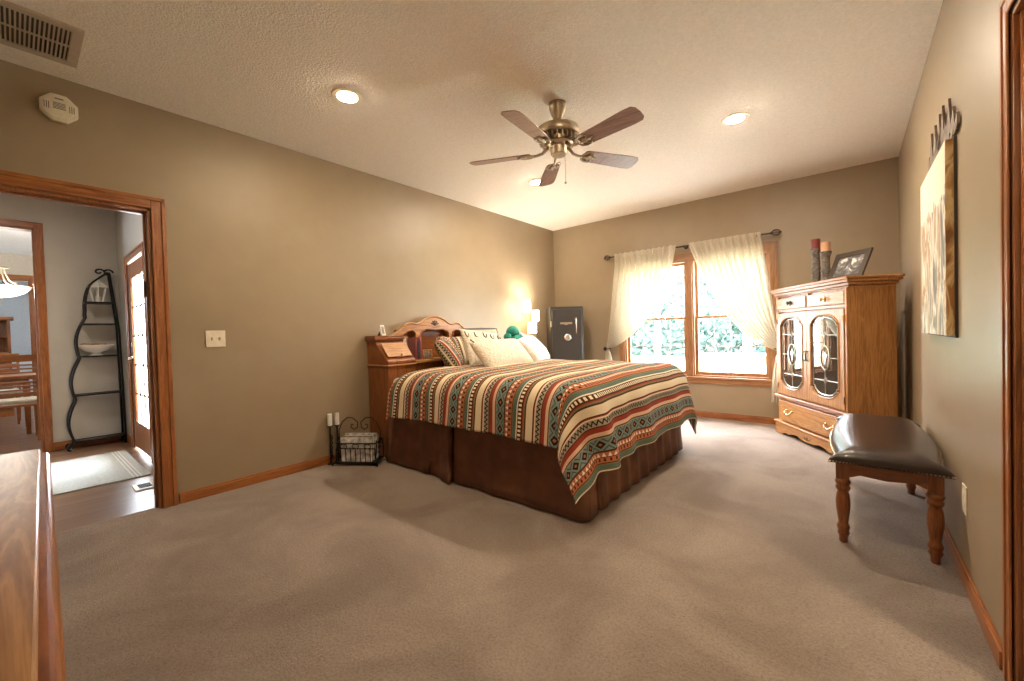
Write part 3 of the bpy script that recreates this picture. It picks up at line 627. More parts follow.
# wall art ------------------------------------------------
def art():
    m, nt, b = nmat('canvas_print'); L = nt.links; tc = nd(nt, 'ShaderNodeTexCoord'); mp = nd(nt, 'ShaderNodeMapping'); mp.inputs['Scale'].default_value = (1, 3.2, 1.1); L.new(tc.outputs['Object'], mp.inputs[0])
    n = nd(nt, 'ShaderNodeTexNoise', i_Scale=1.6, i_Detail=6, i_Roughness=.55, i_Distortion=1.6); L.new(mp.outputs[0], n.inputs[0])
    c = ramp(nt, n.outputs[0], [(.34, hexc('#4a4644')), (.42, hexc('#8d8784')), (.48, hexc('#f3ece0')), (.53, hexc('#9a7355')), (.58, hexc('#c7a585')), (.64, hexc('#efe4d2')), (.7, hexc('#6d5a4c'))])
    sp = nd(nt, 'ShaderNodeSeparateXYZ'); L.new(tc.outputs['Object'], sp.inputs[0])
    n3 = nd(nt, 'ShaderNodeTexNoise', i_Scale=14); L.new(tc.outputs['Object'], n3.inputs[0])
    ad = nd(nt, 'ShaderNodeMath', operation='MULTIPLY_ADD'); L.new(n3.outputs[0], ad.inputs[0]); ad.inputs[1].default_value = -.18; L.new(sp.outputs[2], ad.inputs[2])
    th = nd(nt, 'ShaderNodeMath', operation='GREATER_THAN'); L.new(ad.outputs[0], th.inputs[0]); th.inputs[1].default_value = .56
    mx = nd(nt, 'ShaderNodeMix', data_type='RGBA'); L.new(th.outputs[0], mx.inputs[0]); L.new(c, mx.inputs[6]); mx.inputs[7].default_value = c4(hexc('#f4ead6')); L.new(mx.outputs[2], b.inputs['Base Color'])
    b.inputs['Roughness'].default_value = .45; return m
def wrap():
    m, nt, b = nmat('canvas_wrap'); L = nt.links; tc = nd(nt, 'ShaderNodeTexCoord'); mp = nd(nt, 'ShaderNodeMapping'); mp.inputs['Scale'].default_value = (6, 6, 3); L.new(tc.outputs['Object'], mp.inputs[0])
    n = nd(nt, 'ShaderNodeTexNoise', i_Scale=1.5, i_Detail=4, i_Distortion=1); L.new(mp.outputs[0], n.inputs[0])
    L.new(ramp(nt, n.outputs[0], [(.38, hexc('#8a6038')), (.48, hexc('#c0935c')), (.55, hexc('#e0c692')), (.62, hexc('#a87444'))]), b.inputs['Base Color']); b.inputs['Roughness'].default_value = .5; return m
cv = empty('canvas_picture', (W, 3.13, 1.065), 'tall canvas print of grey and brown shapes on the right wall', 'picture')
MB().box(-.037, -.036, -.42, .42, 0, .885).build('print', art(), cv)
MB().box(-.036, -.002, -.42, .42, 0, .885).build('wrapped_edge', wrap(), cv)
MB().box(-.010, 0, -.432, .43, -.01, .89).build('shadow_backing', 'slot', cv)  # dark backing strip, stands in for the canvas's contact shadow on the wall
orn = MB()
def leafp(y, z0, z1, w, lean=0):
    pts = [(y, z0), (y-w, z0+.3*(z1-z0)), (y-w*.55+lean*.6, z0+.62*(z1-z0)), (y-w*.25+lean*.9, z0+.8*(z1-z0)), (y+lean, z1), (y+w*.25+lean*.9, z0+.78*(z1-z0)), (y+w*.55+lean*.6, z0+.6*(z1-z0)), (y+w, z0+.3*(z1-z0))]
    orn.prism(pts, fyz, W-.014, W-.004)
for y, z0, z1, w, l in ((2.64, 1.955, 2.03, .03, -.03), (2.71, 1.96, 2.085, .04, -.02), (2.80, 1.965, 2.165, .045, 0), (2.88, 1.97, 2.10, .05, .01), (2.965, 1.97, 2.20, .04, 0), (3.03, 1.97, 2.10, .04, .02), (3.06, 1.97, 2.195, .03, 0), (3.12, 1.97, 2.08, .05, 0), (3.20, 1.97, 2.19, .04, 0), (3.26, 1.97, 2.08, .04, 0), (3.33, 1.97, 2.19, .035, 0), (3.40, 1.97, 2.08, .03, 0)): leafp(y, z0, z1, w*1.35, l)
orn.box(W-.012, W-.006, 2.62, 3.42, 1.962, 1.985)
orn.build('metal_wall_ornament', plain('weathered_metal', (.22, .17, .14), .6, metal=.3, noise=.4), label='jagged brown metal ornament above the canvas on the right wall', cat='ornament')

# ---------------------------------------------------------------- bed
bed = empty('bed', (1.4, 3.0, 0), 'large bed with brown suede skirt against the left wall', 'bed')
bx = lambda x0, x1, y0, y1, z0, z1: MB().box(x0-1.4, x1-1.4, y0-3, y1-3, z0, z1)
bx(.42, 2.36, 2.17, 3.86, .18, .45).build('box_spring', 'mattress', bed, bevel=.02)
bx(.42, 2.37, 2.16, 3.87, .45, .755).build('mattress', 'mattress', bed, bevel=.05, seg=4)
for sx in (.5, 2.2):
    for sy in (2.3, 3.7): bx(sx, sx+.05, sy, sy+.05, 0, .18).build('leg', 'iron', bed)
def skirt_path():
    pts = []
    def seg(p, q, n, amp, fr, nrm):
        for i in range(n):
            t = i/n; o = amp*math.sin(fr*t*2*PI); pts.append((p[0]+(q[0]-p[0])*t+nrm[0]*o, p[1]+(q[1]-p[1])*t+nrm[1]*o))
    seg((.40, 2.125), (1.16, 2.115), 24, .006, 3, (0, -1)); seg((1.16, 2.10), (1.27, 2.095), 5, .0, 1, (0, -1)); seg((1.275, 2.15), (1.29, 2.15), 2, 0, 1, (0, 1))
    seg((1.30, 2.115), (2.36, 2.10), 30, .007, 3, (0, -1)); seg((2.36, 2.10), (2.42, 2.12), 3, 0, 1, (0, 1)); seg((2.43, 2.14), (2.42, 2.26), 5, 0, 1, (1, 0)); seg((2.37, 2.27), (2.37, 2.30), 2, 0, 1, (1, 0))
    seg((2.41, 2.31), (2.41, 3.86), 60, .010, 9, (1, 0)); seg((2.41, 3.89), (2.33, 3.92), 3, 0, 1, (1, 0)); seg((2.3, 3.92), (.42, 3.92), 40, .008, 6, (0, 1))
    return pts
sp_ = skirt_path(); ns = len(sp_)-1
def skf(u, v):
    x, y = sp_[round(u*ns)]; t = v; k = 1+0
    cx, cy = 1.4, 3.0; fl = .012*(1-t)*(2 if True else 1)
    dx, dy = (1 if x > 2.33 else 0), (-1 if y < 2.2 else (1 if y > 3.85 else 0))
    if y < 2.2 and 1.0 < x < 1.271: q = (x-1.0)/.27; return (x-1.4+.07*q*(1-t), y-3-.07*q*(1-t), .012+.46*t)
    return (x-1.4+dx*fl, y-3+dy*fl, .012+.46*t)
o = MB().grid(skf, ns, 8).build('bed_skirt', 'velvet', bed, smooth='auto')
md = o.modifiers.new('s', 'SOLIDIFY'); md.thickness = .006
# comforter
BX0, BX1, BY0, BY1, TZ, RR = .58, 2.49, 2.03, 4.00, .80, .18
DS, DF, DFar = .37, .50, .42
def drape(u, v):
    """u: metres from head edge (0) ; v: metres across from near edge of flat top (can be <0)"""
    flatU = (BX1-RR)-BX0; flatV = (BY1-RR)-(BY0+RR)
    du = max(0, u-flatU); dv = 0; sg = 0
    if v < 0: dv = -v; sg = -1
    elif v > flatV: dv = v-flatV; sg = 1
    bx_ = BX0+min(u, flatU); by_ = BY0+RR+min(max(v, 0), flatV)
    s = math.hypot(du, dv); th = math.atan2(dv, du) if s > 0 else 0
    cm = math.sin(2*th) if (du > 0 and dv > 0) else 0
    am = R((80 if du > 0 and dv == 0 else 84)-(12 if sg < 0 else 4)*cm*cm - (4*math.cos(th)**2 if du > 0 and dv > 0 else 0))
    if sg < 0: th3 = PI/2*(1-(1-th/(PI/2))**2)
    else: th3 = th
    a = min(s/RR, am)
    o_ = RR*math.sin(a); d_ = RR*(1-math.cos(a))
    if s/RR > am: e = s-RR*am; o_ += e*math.cos(am); d_ += e*math.sin(am)
    k = min(1, d_/.35)
    if du > 0: o_ += .016*k*math.sin(v*11+.8)*(1-cm*.3)*math.cos(th) + .030*k*math.cos(2*PI*v/.30)*math.exp(-abs(v)/.45)
    if dv > 0 and sg < 0: o_ += .012*k*math.sin(u*8.5+.5)*math.sin(th) + .006*k*math.sin(u*19)
    if dv > 0 and sg > 0: o_ += .012*k*math.sin(u*8)*math.sin(th)
    dx = math.cos(th3)*o_ if s > 0 else 0; dy = sg*math.sin(th3)*o_ if s > 0 else 0
    # soft crown + quilting
    cx = (u/flatU); cy = min(1, max(0, v/flatV)); z = TZ+.018*math.sin(PI*min(1, max(0, cy)))**.6*(1 if u < flatU else 1)+.012*math.sin(PI*min(1, cx))
    z += .006*math.sin(u*9+math.sin(v*5)) * math.sin(v*7)*(1-k)
    hd_ = max(0, .12-u)/.12; z -= .045*hd_**2
    return Vector((bx_+dx, by_+dy, z-d_)), s
Lu = (BX1-RR)-BX0+RR*PI/2*.93+DF-RR; V0 = -(RR*PI/2*.93+DS-RR); V1 = (BY1-RR)-(BY0+RR)+RR*PI/2*.93+DFar-RR
def cf(a, b):
    v = V0+(V1-V0)*b
    p, s = drape(Lu*a, v)
    return p
cm_ = MB().grid(cf, 170, 180, lambda a, b: (Lu*a-Lu+.44*40+.44*.845, (V1-V0)*b)).build('comforter', 'stripe', smooth=True, label='southwestern striped comforter covering the bed and hanging at the foot', cat='comforter')
md = cm_.modifiers.new('s', 'SOLIDIFY'); md.thickness = .014; md.offset = 1
# headboard unit
HC = 2.97
hb = empty('headboard', (0, HC, 0), 'carved oak bookcase headboard with arched top against the wall', 'headboard')
def pier(s):
    g = []
    ya, yb = sorted((s*(HC-2.185), s*(HC-2.50)))
    y0, y1 = (-.785, -.47) if s < 0 else (.47, .785)
    e = MB().prism([(.01, 0), (.35, 0), (.35, .90), (.335, .915), (.315, .93), (.17, 1.06), (.16, 1.085), (.01, 1.085)], lambda a, b, t: (a, t, b), y0, y1).build('pier', 'darkz', hb, bevel=.004)
    MB().box(.005, .165, y0-.012, y1+.0, 1.085, 1.10).box(.003, .185, y0-.022, y1+.0, 1.10, 1.125).box(.002, .17, y0-.015, y1, 1.125, 1.142).build('cap', 'darky', e, bevel=.005)
    mtx = Matrix.Translation((.324, (y0+y1)/2, .935)) @ Matrix.Rotation(R(-42), 4, 'Y')
    MB().box(-.0, .01, -(y1-y0)/2+.02, (y1-y0)/2-.02, -.0, .175, mtx).build('desk_lid', 'oaky', e, bevel=.004)
    MB().lathe([(.004, 0), (.010, .01), (.011, .018), (.004, .022)], (.332, (y0+y1)/2, .955), 12, 'x').build('lid_knob', 'gold', e, smooth=True)
    MB().box(.34, .365, y0-.008, y1+.0, .855, .868).box(.005, .34, y0-.01, y0, .852, .868).build('molding', 'oaky', e, bevel=.004)
pier(-1); pier(1)
MB().box(.01, .33, -.47, .47, .86, .885).build('shelf', 'oaky', hb, bevel=.004)
MB().box(.01, .30, -.47, .47, .0, .86).build('lower_panel', 'darkz', hb)
MB().box(.01, .025, -.47, .47, .885, 1.20).build('back_panel', 'darky', hb)
arch = [(-.62, 1.085), (-.62, 1.115), (-.55, 1.14), (-.47, 1.185), (-.40, 1.235), (-.36, 1.262), (-.31, 1.268), (-.25, 1.255), (-.20, 1.265), (-.14, 1.305), (-.07, 1.332), (0, 1.34)]
arch = arch+[(-a, b) for a, b in arch[-2::-1]]
low = [(.62, 1.085), (.50, 1.095), (.44, 1.12), (.36, 1.185), (.31, 1.195), (.26, 1.165), (.25, 1.13), (.205, 1.13), (.19, 1.175), (.12, 1.205), (.05, 1.195), (0, 1.19)]
low = low+[(-a, b) for a, b in low[-2::-1]]
MB().prism(arch+low[1:-1], fyz, .03, .09).build('arched_crest', 'oaky', hb, bevel=.006)
MB().tube([(.09, a, b) for a, b in arch[1:-1]], .012, 8).build('crest_molding', 'oaky', hb, smooth=True)
for s in (-1, 1):
    MB().box(.03, .085, s*.228-.022, s*.228+.022, .885, 1.135).build('post', 'oakz', hb, bevel=.004)
    MB().tube([(.09, s*.44, 1.12), (.09, s*.36, 1.183), (.09, s*.31, 1.192), (.09, s*.265, 1.165), (.09, s*.25, .89)], .008, 8).build('panel_bead', 'darky', hb, smooth=True)
MB().tube([(.09, -.2, .90), (.09, -.2, 1.16), (.09, -.12, 1.2), (.09, 0, 1.19), (.09, .12, 1.2), (.09, .2, 1.16), (.09, .2, .90)], .008, 8).build('panel_bead', 'darky', hb, smooth=True)
shl = MB()
for k in range(5):
    a = R(-60+30*k); shl.prism([(0, 1.238), (.052*math.sin(a-.13), 1.238+.052*math.cos(a-.13)), (.062*math.sin(a), 1.238+.062*math.cos(a)), (.052*math.sin(a+.13), 1.238+.052*math.cos(a+.13))], fyz, .088, .097)
shl.build('shell_carving', 'slot', hb)
# things on the headboard
def pframe(name, loc, rz, w, h, bw, lab, fm, cat, lean=-12, picmat=None):
    e = empty(name, loc, lab, cat, rz); mtx = Matrix.Rotation(R(lean), 4, 'X')
    MB().frame([(-w/2+bw, bw), (w/2-bw, bw), (w/2-bw, h-bw), (-w/2+bw, h-bw)], [(-w/2, 0), (w/2, 0), (w/2, h), (-w/2, h)], lambda a, b, t: mtx @ Vector((a, t, b)), -.008, .010).build('frame', fm, e, bevel=.003)
    MB().box(-w/2+bw*.7, w/2-bw*.7, -.001, .004, bw*.7, h-bw*.7, mtx).build('picture', picmat or 'paper', e)
    MB().prism([(-.0, 0), (.0, h*.6), (h*.45, 0)], lambda a, b, t: (t, .012+(a if a > 0 else (0.0 if b == 0 else -h*.6*math.sin(R(lean)))), b), -.012, .012).build('easel_back', 'slot', e)
    return e
M['photo'] = plain('small_photo', (.25, .2, .16), .4, noise=.8, nscale=40)
pframe('picture_frame', (.14, 2.285, 1.142), R(115), .072, .105, .016, 'small white frame standing on the headboard cap', 'paper', 'picture frame', picmat='photo')
pframe('picture_frame', (.25, 2.735, .885), R(95), .13, .105, .018, 'low oak picture frame on the headboard shelf beside the pillows', 'oaky', 'picture frame', picmat='photo')
pframe('picture_frame', (.12, 2.53, .885), R(90), .12, .24, .014, 'tall oak picture frame standing behind the desk lid', 'oakz', 'picture frame', lean=-5, picmat='paper')
for k, (y, hh, col, lab) in enumerate(((2.595, .22, (.20, .05, .05), 'dark red book upright on the headboard shelf'), (2.625, .19, (.05, .05, .07), 'slim navy book upright between two red books'), (2.655, .23, (.32, .10, .09), 'tall rose red book upright nearest the oak post'))):
    b = empty('book', (.17, y, .885), lab, 'book', 0, None)
    MB().box(-.07, .07, -.011, -.009, 0, hh).box(-.07, .07, .009, .011, 0, hh).box(.068, .072, -.011, .011, 0, hh).build('cover', plain('book%d' % k, col, .5), b)
    MB().box(-.068, .066, -.009, .009, .003, hh-.003).build('pages', 'paper', b)
# pillows
def pillow(name, label, mat, loc, w, h, t, lean, rz, rx=0, cat='pillow', pw=2.6):
    e = empty(name, loc, label, cat)
    e.rotation_euler = (R(rx), R(lean), R(rz))
    def pf(side):
        def f(u, v):
            a, b = 2*u-1, 2*v-1; pin = 1-.07*(a*a*b*b)
            ss = max(0, (1-abs(a)**pw)*(1-abs(b)**pw))**.5
            edge = 1-.06*(1-abs(a)**2)*(abs(b)**6); edge2 = 1-.06*(1-abs(b)**2)*(abs(a)**6)
            return (side*t/2*ss, a*w/2*edge2, h/2+b*h/2*edge)
        return f
    uvf = lambda u, v: (.44*3+.07+u*w*1.5, v*h)
    o = MB().grid(pf(1), 24, 20, uvf).grid(pf(-1), 24, 20, uvf); bmesh.ops.remove_doubles(o.bm, verts=o.bm.verts, dist=.0006)
    o = o.build('cushion', mat, e, smooth=True); return e, o
zt = .815
pillow('pillow', 'striped sham pillow leaning left of the looped-cord pillow', 'stripe', (.68, 2.80, zt-.025), .36, .38, .16, -34, 32, 10)
pillow('pillow', 'striped sham pillow laid behind the looped-cord pillow', 'stripe', (.47, 3.02, zt-.03), .50, .36, .13, -22, 0, 0)
e, o = pillow('pillow', 'cream pillow with dark looped cord embroidery', 'cream', (.82, 3.06, zt-.02), .52, .43, .14, -30, -2, -8)
lo = MB()
for k in range(5):
    y0 = -.22+k*.11
    lo.tube([(.082-.012*abs(k-2)-.002*i, y0+.03*math.cos(PI+PI*i/10), .36-.05*math.sin(PI*i/10)) for i in range(11)], .006, 6)
for z in (.12, .22): lo.tube([(.06, -.19+.02*math.sin(i), z+.01*i) for i in range(6)], .006, 6)
lo.build('cord_loops', plain('brown_cord', (.12, .1, .07), .8), e, smooth=True)
pillow('pillow', 'oblong cream textured pillow at the front of the bed', 'cream', (1.20, 2.98, zt-.012), .66, .36, .16, -44, -4, 3)
pillow('pillow', 'white furry pillow nearest the floor lamp', 'ivory', (1.04, 3.72, zt-.012), .46, .38, .18, -42, 14, 8)
e, o = pillow('pillow', 'tan pillow with dark piping standing at the back', 'tan', (.50, 3.40, zt-.03), .52, .42, .13, -16, 0, 0)
MB().tube([(0, -.27, .02), (0, -.25, .22), (0, -.26, .42), (0, 0, .425), (0, .26, .42), (0, .25, .22), (0, .27, .02)], .011, 6).build('piping', 'slot', e, smooth=True)
ts = empty('plush_toy', (.74, 3.60, zt+.055), 'teal plush with white striped scarf among the pillows', 'plush')
pl = MB(); pl.ball((-.03, 0, .14), .12, 12, 1.1).ball((-.03, -.03, .27), .075, 12).ball((-.03, -.12, .22), .045, 8).ball((-.03, .10, .2), .045, 8); pl.build('body', 'teal', ts, smooth=True)
tk = MB()
for k in range(4): tk.tube([(.04, .02+k*.035, .26-k*.01), (.09, .03+k*.04, .20), (.11, .05+k*.045, .12)], .010, 6)
tk.build('tassels', 'paper', ts, smooth=True)

# three-shade floor lamp ----------------------------------
fl = empty('floor_lamp', (.19, 4.66, 0), 'floor lamp with three lit cylinder shades in the corner by the bed', 'lamp')
MB().lathe([(.13, 0), (.13, .015), (.04, .025), (.015, .04)], n=28).build('base', 'brass', fl, smooth='auto')
for (dx, dy, zt_, n_) in ((-.03, -.09, 1.575, 0), (-.03, .10, 1.445, 1), (.05, -.075, 1.275, 2)):
    MB().tube([(dx*.2, dy*.2, .03), (dx*.25, dy*.25, .8), (dx, dy, .95), (dx, dy, zt_-.16)], .007, 8).build('pole', 'brass', fl, smooth=True)
    MB().lathe([(.012, zt_-.175), (.03, zt_-.168), (.03, zt_-.162)], (dx, dy, 0), 16).build('socket', 'brass', fl, smooth='auto')
    MB().lathe([(.052, zt_-.150), (.052, zt_), (.049, zt_), (.049, zt_-.145)], (dx, dy, 0), 24).build('shade', 'shade', fl, smooth='auto')
    lb = bpy.data.lights.new('bulb', 'POINT'); lb.energy = 11; lb.color = (1, .90, .74); lb.shadow_soft_size = .02; ob = bpy.data.objects.new('bulb', lb); C.objects.link(ob); ob.parent = fl; ob.location = (dx, dy, zt_-.045)

# gun safe --------------------------------------------------
sf = empty('safe', (.42, 5.12, 0), 'dark grey upright steel safe in the far left corner', 'safe', R(42))   # local front faces -y
MB().box(-.235, .235, -.20, .22, 0, 1.485).build('body', 'safe', sf, bevel=.008)
MB().box(-.212, .212, -.228, -.20, .04, 1.45).build('door', 'safe', sf, bevel=.008)
fr_ = MB().frame([(-.16, .12), (.16, .12), (.16, 1.38), (-.16, 1.38)], [(-.168, .112), (.168, .112), (.168, 1.388), (-.168, 1.388)], fxz, -.231, -.228).build('door_bead', 'safe', sf)
MB().lathe([(.048, -.228), (.048, -.236), (.04, -.24), (.036, -.262), (.01, -.266)], (0, 0, 1.05), 28, 'y').build('dial', 'chrome', sf, smooth='auto')
hn = MB().lathe([(.02, -.228), (.02, -.25), (.014, -.27)], (.12, 0, 1.30), 16, 'y').tube([(.12, -.268, 1.325), (.12, -.272, 1.28), (.12, -.268, 1.10)], .011, 10); hn.build('handle', 'chrome', sf, smooth=True)
MB().lathe([(.028, -.228), (.028, -.235)], (.12, 0, 1.32), 20, 'y').build('escutcheon', 'slot', sf)
MB().box(-.10, .07, -.231, -.228, 1.235, 1.262).prism([(-.05, 1.235), (.02, 1.235), (-.015, 1.222)], fxz, -.231, -.228).build('nameplate', 'brass', sf)
MB().prism([(-.018, .80), (.018, .80), (.012, .72), (.018, .64), (0, .62), (-.018, .64), (-.012, .72)], fxz, -.231, -.228).build('emblem', 'slot', sf)
for z in (.3, 1.2): MB().tube([(-.225, -.215, z), (-.225, -.215, z+.08)], .012, 10).build('hinge', 'brass', sf)

# ---------------------------------------------------------------- armoire
FD = Vector((3.645-3.03, 4.235-5.165)); FL = FD.length; ang = math.atan2(FD.y, FD.x)
am = empty('armoire', (3.03, 5.165, 0), 'honey oak corner armoire with leaded glass doors', 'armoire', ang)   # local x along front 0..FL, y depth 0..DP (into corner)
DP = .36; AW = FL
# local: front face at y=0, body y in 0..DP
MB().box(.03, AW-.03, .02, DP, .10, 1.43).build('carcass', 'oakz', am, bevel=.004)
MB().box(.0, AW+.0, -.012, DP+.0, 1.44, 1.465).box(-.02, AW+.02, -.035, DP+.015, 1.465, 1.49).box(-.03, AW+.03, -.045, DP+.02, 1.49, 1.51).box(.02, AW-.02, 0, DP, 1.425, 1.44).build('cornice', 'oakx', am, bevel=.006)
# plinth with scalloped apron
sc_ = [(0, .115), (0, .0), (.13, .0), (.16, .02), (.20, .03), (.25, .022), (.32, .045), (.40, .05), (.45, .03), (AW/2, .024)]
sc_ = sc_[:]+[(AW-a, b) for a, b in sc_[-2::-1]]
MB().prism(sc_, fxz, -.02, .01).box(0, .03, .01, DP, 0, .115).box(AW-.03, AW, .01, DP, 0, .115).box(0, AW, -.005, DP, .10, .115).build('plinth', 'oakx', am, bevel=.004)
MB().box(-.008, AW+.008, -.03, DP, .115, .135).build('plinth_molding', 'oakx', am, bevel=.006)
crv = MB()
for s in (-1, 0, 1): crv.prism([(AW/2+s*.03-.008, .055), (AW/2+s*.05, .085-abs(s)*.012), (AW/2+s*.03+.008, .055), (AW/2, .045)], fxz, -.023, -.02)
crv.build('apron_carving', 'slot', am)
MB().box(-.002, AW+.002, -.028, .02, .385, .41).box(.01, AW-.01, -.015, .02, .37, .385).build('waist_molding', 'oakx', am, bevel=.007)
def drawer(x0, x1, z0, z1, knobs, pull):
    d = MB().box(x0, x1, -.012, .02, z0, z1).build('drawer', 'oakx', am, bevel=.006)
    for kx in knobs:
        if pull: 
            MB().tube([(kx-.05, -.012, (z0+z1)/2+.01), (kx-.048, -.03, (z0+z1)/2), (kx-.025, -.034, (z0+z1)/2-.018), (kx, -.034, (z0+z1)/2-.024), (kx+.025, -.034, (z0+z1)/2-.018), (kx+.048, -.03, (z0+z1)/2), (kx+.05, -.012, (z0+z1)/2+.01)], .006, 8).lathe([(.014, -.012), (.012, -.018)], (kx-.05, 0, (z0+z1)/2+.01), 12, 'y').lathe([(.014, -.012), (.012, -.018)], (kx+.05, 0, (z0+z1)/2+.01), 12, 'y').build('handle', 'gold', d, smooth=True)
        else:
            MB().lathe([(.026, -.012), (.024, -.016), (.008, -.02), (.010, -.03), (.019, -.036), (.02, -.042), (.008, -.048)], (kx, 0, (z0+z1)/2), 20, 'y').build('knob', 'gold' if kx > .5 else 'bronze', d, smooth='auto')
drawer(.055, AW-.055, .15, .355, (.25, AW-.25), True)
drawer(.055, AW/2-.012, 1.295, 1.405, (.3,), False); drawer(AW/2+.012, AW-.055, 1.295, 1.405, (AW-.3,), False)
MB().box(.03, .055, -.008, .02, .41, 1.425).box(AW-.055, AW-.03, -.008, .02, .41, 1.425).box(.055, AW-.055, -.002, .02, 1.265, 1.295).box(AW/2-.012, AW/2+.012, -.002, .02, 1.295, 1.425).build('face_frame', 'oakz', am, bevel=.004)
def cath(cx, hw, z0, z1, off=0):
    hw -= off; z0 += off; z1 -= off; a = .055; pts = []
    top = [(hw, z1-.075), (hw*.90, z1-.07), (hw*.82, z1-.045), (hw*.55, z1-.014), (hw*.27, z1-.003), (0, z1)]
    bot = [(hw, z0+.075), (hw*.90, z0+.07), (hw*.82, z0+.045), (hw*.55, z0+.014), (hw*.27, z0+.003), (0, z0)]
    pts = top[::1]+[(-x, z) for x, z in top[-2::-1]]+[(-x, z) for x, z in bot]+[(x, z) for x, z in bot[-2::-1]]
    return [(cx+x, z) for x, z in pts]
def door(x0, x1, hinge):
    cx = (x0+x1)/2; hw = (x1-x0)/2-.065; z0, z1 = .425, 1.255
    inn = cath(cx, hw, z0+.07, z1-.045); cz = (z0+z1)/2; outer = []
    for i, (x, z) in enumerate(inn):
        dx, dz = x-cx, z-cz; k = min((x1-x0)/2/abs(dx) if abs(dx) > 1e-6 else 1e9, (z1-z0)/2/abs(dz) if abs(dz) > 1e-6 else 1e9); outer.append([cx+dx*k, cz+dz*k])
    n = len(inn)
    for tgt in ((x1, z1), (x0, z1), (x0, z0), (x1, z0)):      # snap the nearest point to each corner
        j = min(range(n), key=lambda i: (outer[i][0]-tgt[0])**2+(outer[i][1]-tgt[1])**2); outer[j] = list(tgt)
    d = MB().frame(inn, outer, fxz, -.014, .012).build('door', 'oakz', am, bevel=.003)
    MB().tube([(x, -.014, z) for x, z in cath(cx, hw, z0+.07, z1-.045, -.006)], .007, 6, closed=True).build('frame_bead', 'oakz', d)
    MB().prism(cath(cx, hw, z0+.07, z1-.045, -.01), fxz, -.004, .0).build('glass', 'darkglass', d)
    l = MB(); yy = -.006; I = cath(cx, hw, z0+.07, z1-.045, .018)
    l.tube([(x, yy, z) for x, z in I], .0045, 6, closed=True)
    l.tube([(cx, yy, z0+.09), (cx, yy, cz-.105)], .004, 6).tube([(cx, yy, cz+.105), (cx, yy, z1-.065)], .004, 6)
    for z in (cz-.2, cz+.2):
        l.tube([(cx-hw+.018, yy, z), (cx-.02, yy, z)], .004, 6).tube([(cx+.02, yy, z), (cx+hw-.018, yy, z)], .004, 6)
        l.tube([(cx-.022, yy, z), (cx, yy, z+.03), (cx+.022, yy, z), (cx, yy, z-.03)], .004, 6, closed=True)
    l.tube([(cx-hw+.018, yy, cz), (cx-.06, yy, cz)], .004, 6).tube([(cx+.06, yy, cz), (cx+hw-.018, yy, cz)], .004, 6)
    l.tube([(cx+.06*math.cos(k*PI/12), yy, cz+.105*math.sin(k*PI/12)) for k in range(24)], .005, 6, closed=True)
    l.prism([(cx, cz-.075), (cx+.008, cz-.02), (cx+.03, cz+.03), (cx+.012, cz+.03), (cx, cz+.06), (cx-.012, cz+.03), (cx-.03, cz+.03), (cx-.008, cz-.02)], fxz, -.008, -.005)
    l.build('leading', 'lead', d)
    hx = x1-.02 if hinge < 0 else x0+.02
    MB().tube([(hx, -.014, cz+.045), (hx, -.035, cz+.035), (hx, -.035, cz-.035), (hx, -.014, cz-.045)], .005, 8).build('pull', 'bronze', d, smooth=True)
    for z in (z0+.08, z1-.08): MB().tube([(x0 if hinge < 0 else x1, -.014, z-.03), (x0 if hinge < 0 else x1, -.014, z+.03)], .006, 8).build('hinge', 'gold', d)
door(.058, AW/2-.002, -1); door(AW/2+.002, AW-.058, 1)
def candlestick(x, y, h, lab, cmat, ch_):
    e = empty('candlestick', (x, y, 1.51), lab, 'candlestick')
    MB().lathe([(.040, 0), (.042, .03), (.034, .05), (.036, h*.3), (.042, h*.42), (.032, h*.5), (.030, h*.7), (.034, h*.85), (.044, h*.93), (.046, h)], n=18).build('stick', 'carved', e, smooth='auto')
    MB().lathe([(.036, h), (.037, h+ch_-.004), (.033, h+ch_), (.02, h+ch_-.006)], n=24).build('candle', cmat, e, smooth='auto')
candlestick(3.40, 4.80, .33, 'taller carved candlestick with a dark red candle', 'red_candle', .09)
candlestick(3.475, 4.745, .285, 'shorter carved candlestick with a tan candle', 'tan_candle', .085)
def photo_mat():
    m, nt, b = nmat('bw_photo'); L = nt.links; tc = nd(nt, 'ShaderNodeTexCoord'); n = nd(nt, 'ShaderNodeTexNoise', i_Scale=11, i_Detail=3, i_Distortion=1); L.new(tc.outputs['Object'], n.inputs[0])
    L.new(ramp(nt, n.outputs[0], [(.42, (.10, .10, .10)), (.52, (.22, .21, .20)), (.57, (.7, .68, .65))]), b.inputs['Base Color']); b.inputs['Roughness'].default_value = .2; return m
pframe('picture_frame', (3.60, 4.575, 1.51), R(-44), .33, .27, .045, 'dark framed black and white photo on top of the armoire', 'slot', 'picture frame', lean=-24, picmat=photo_mat())

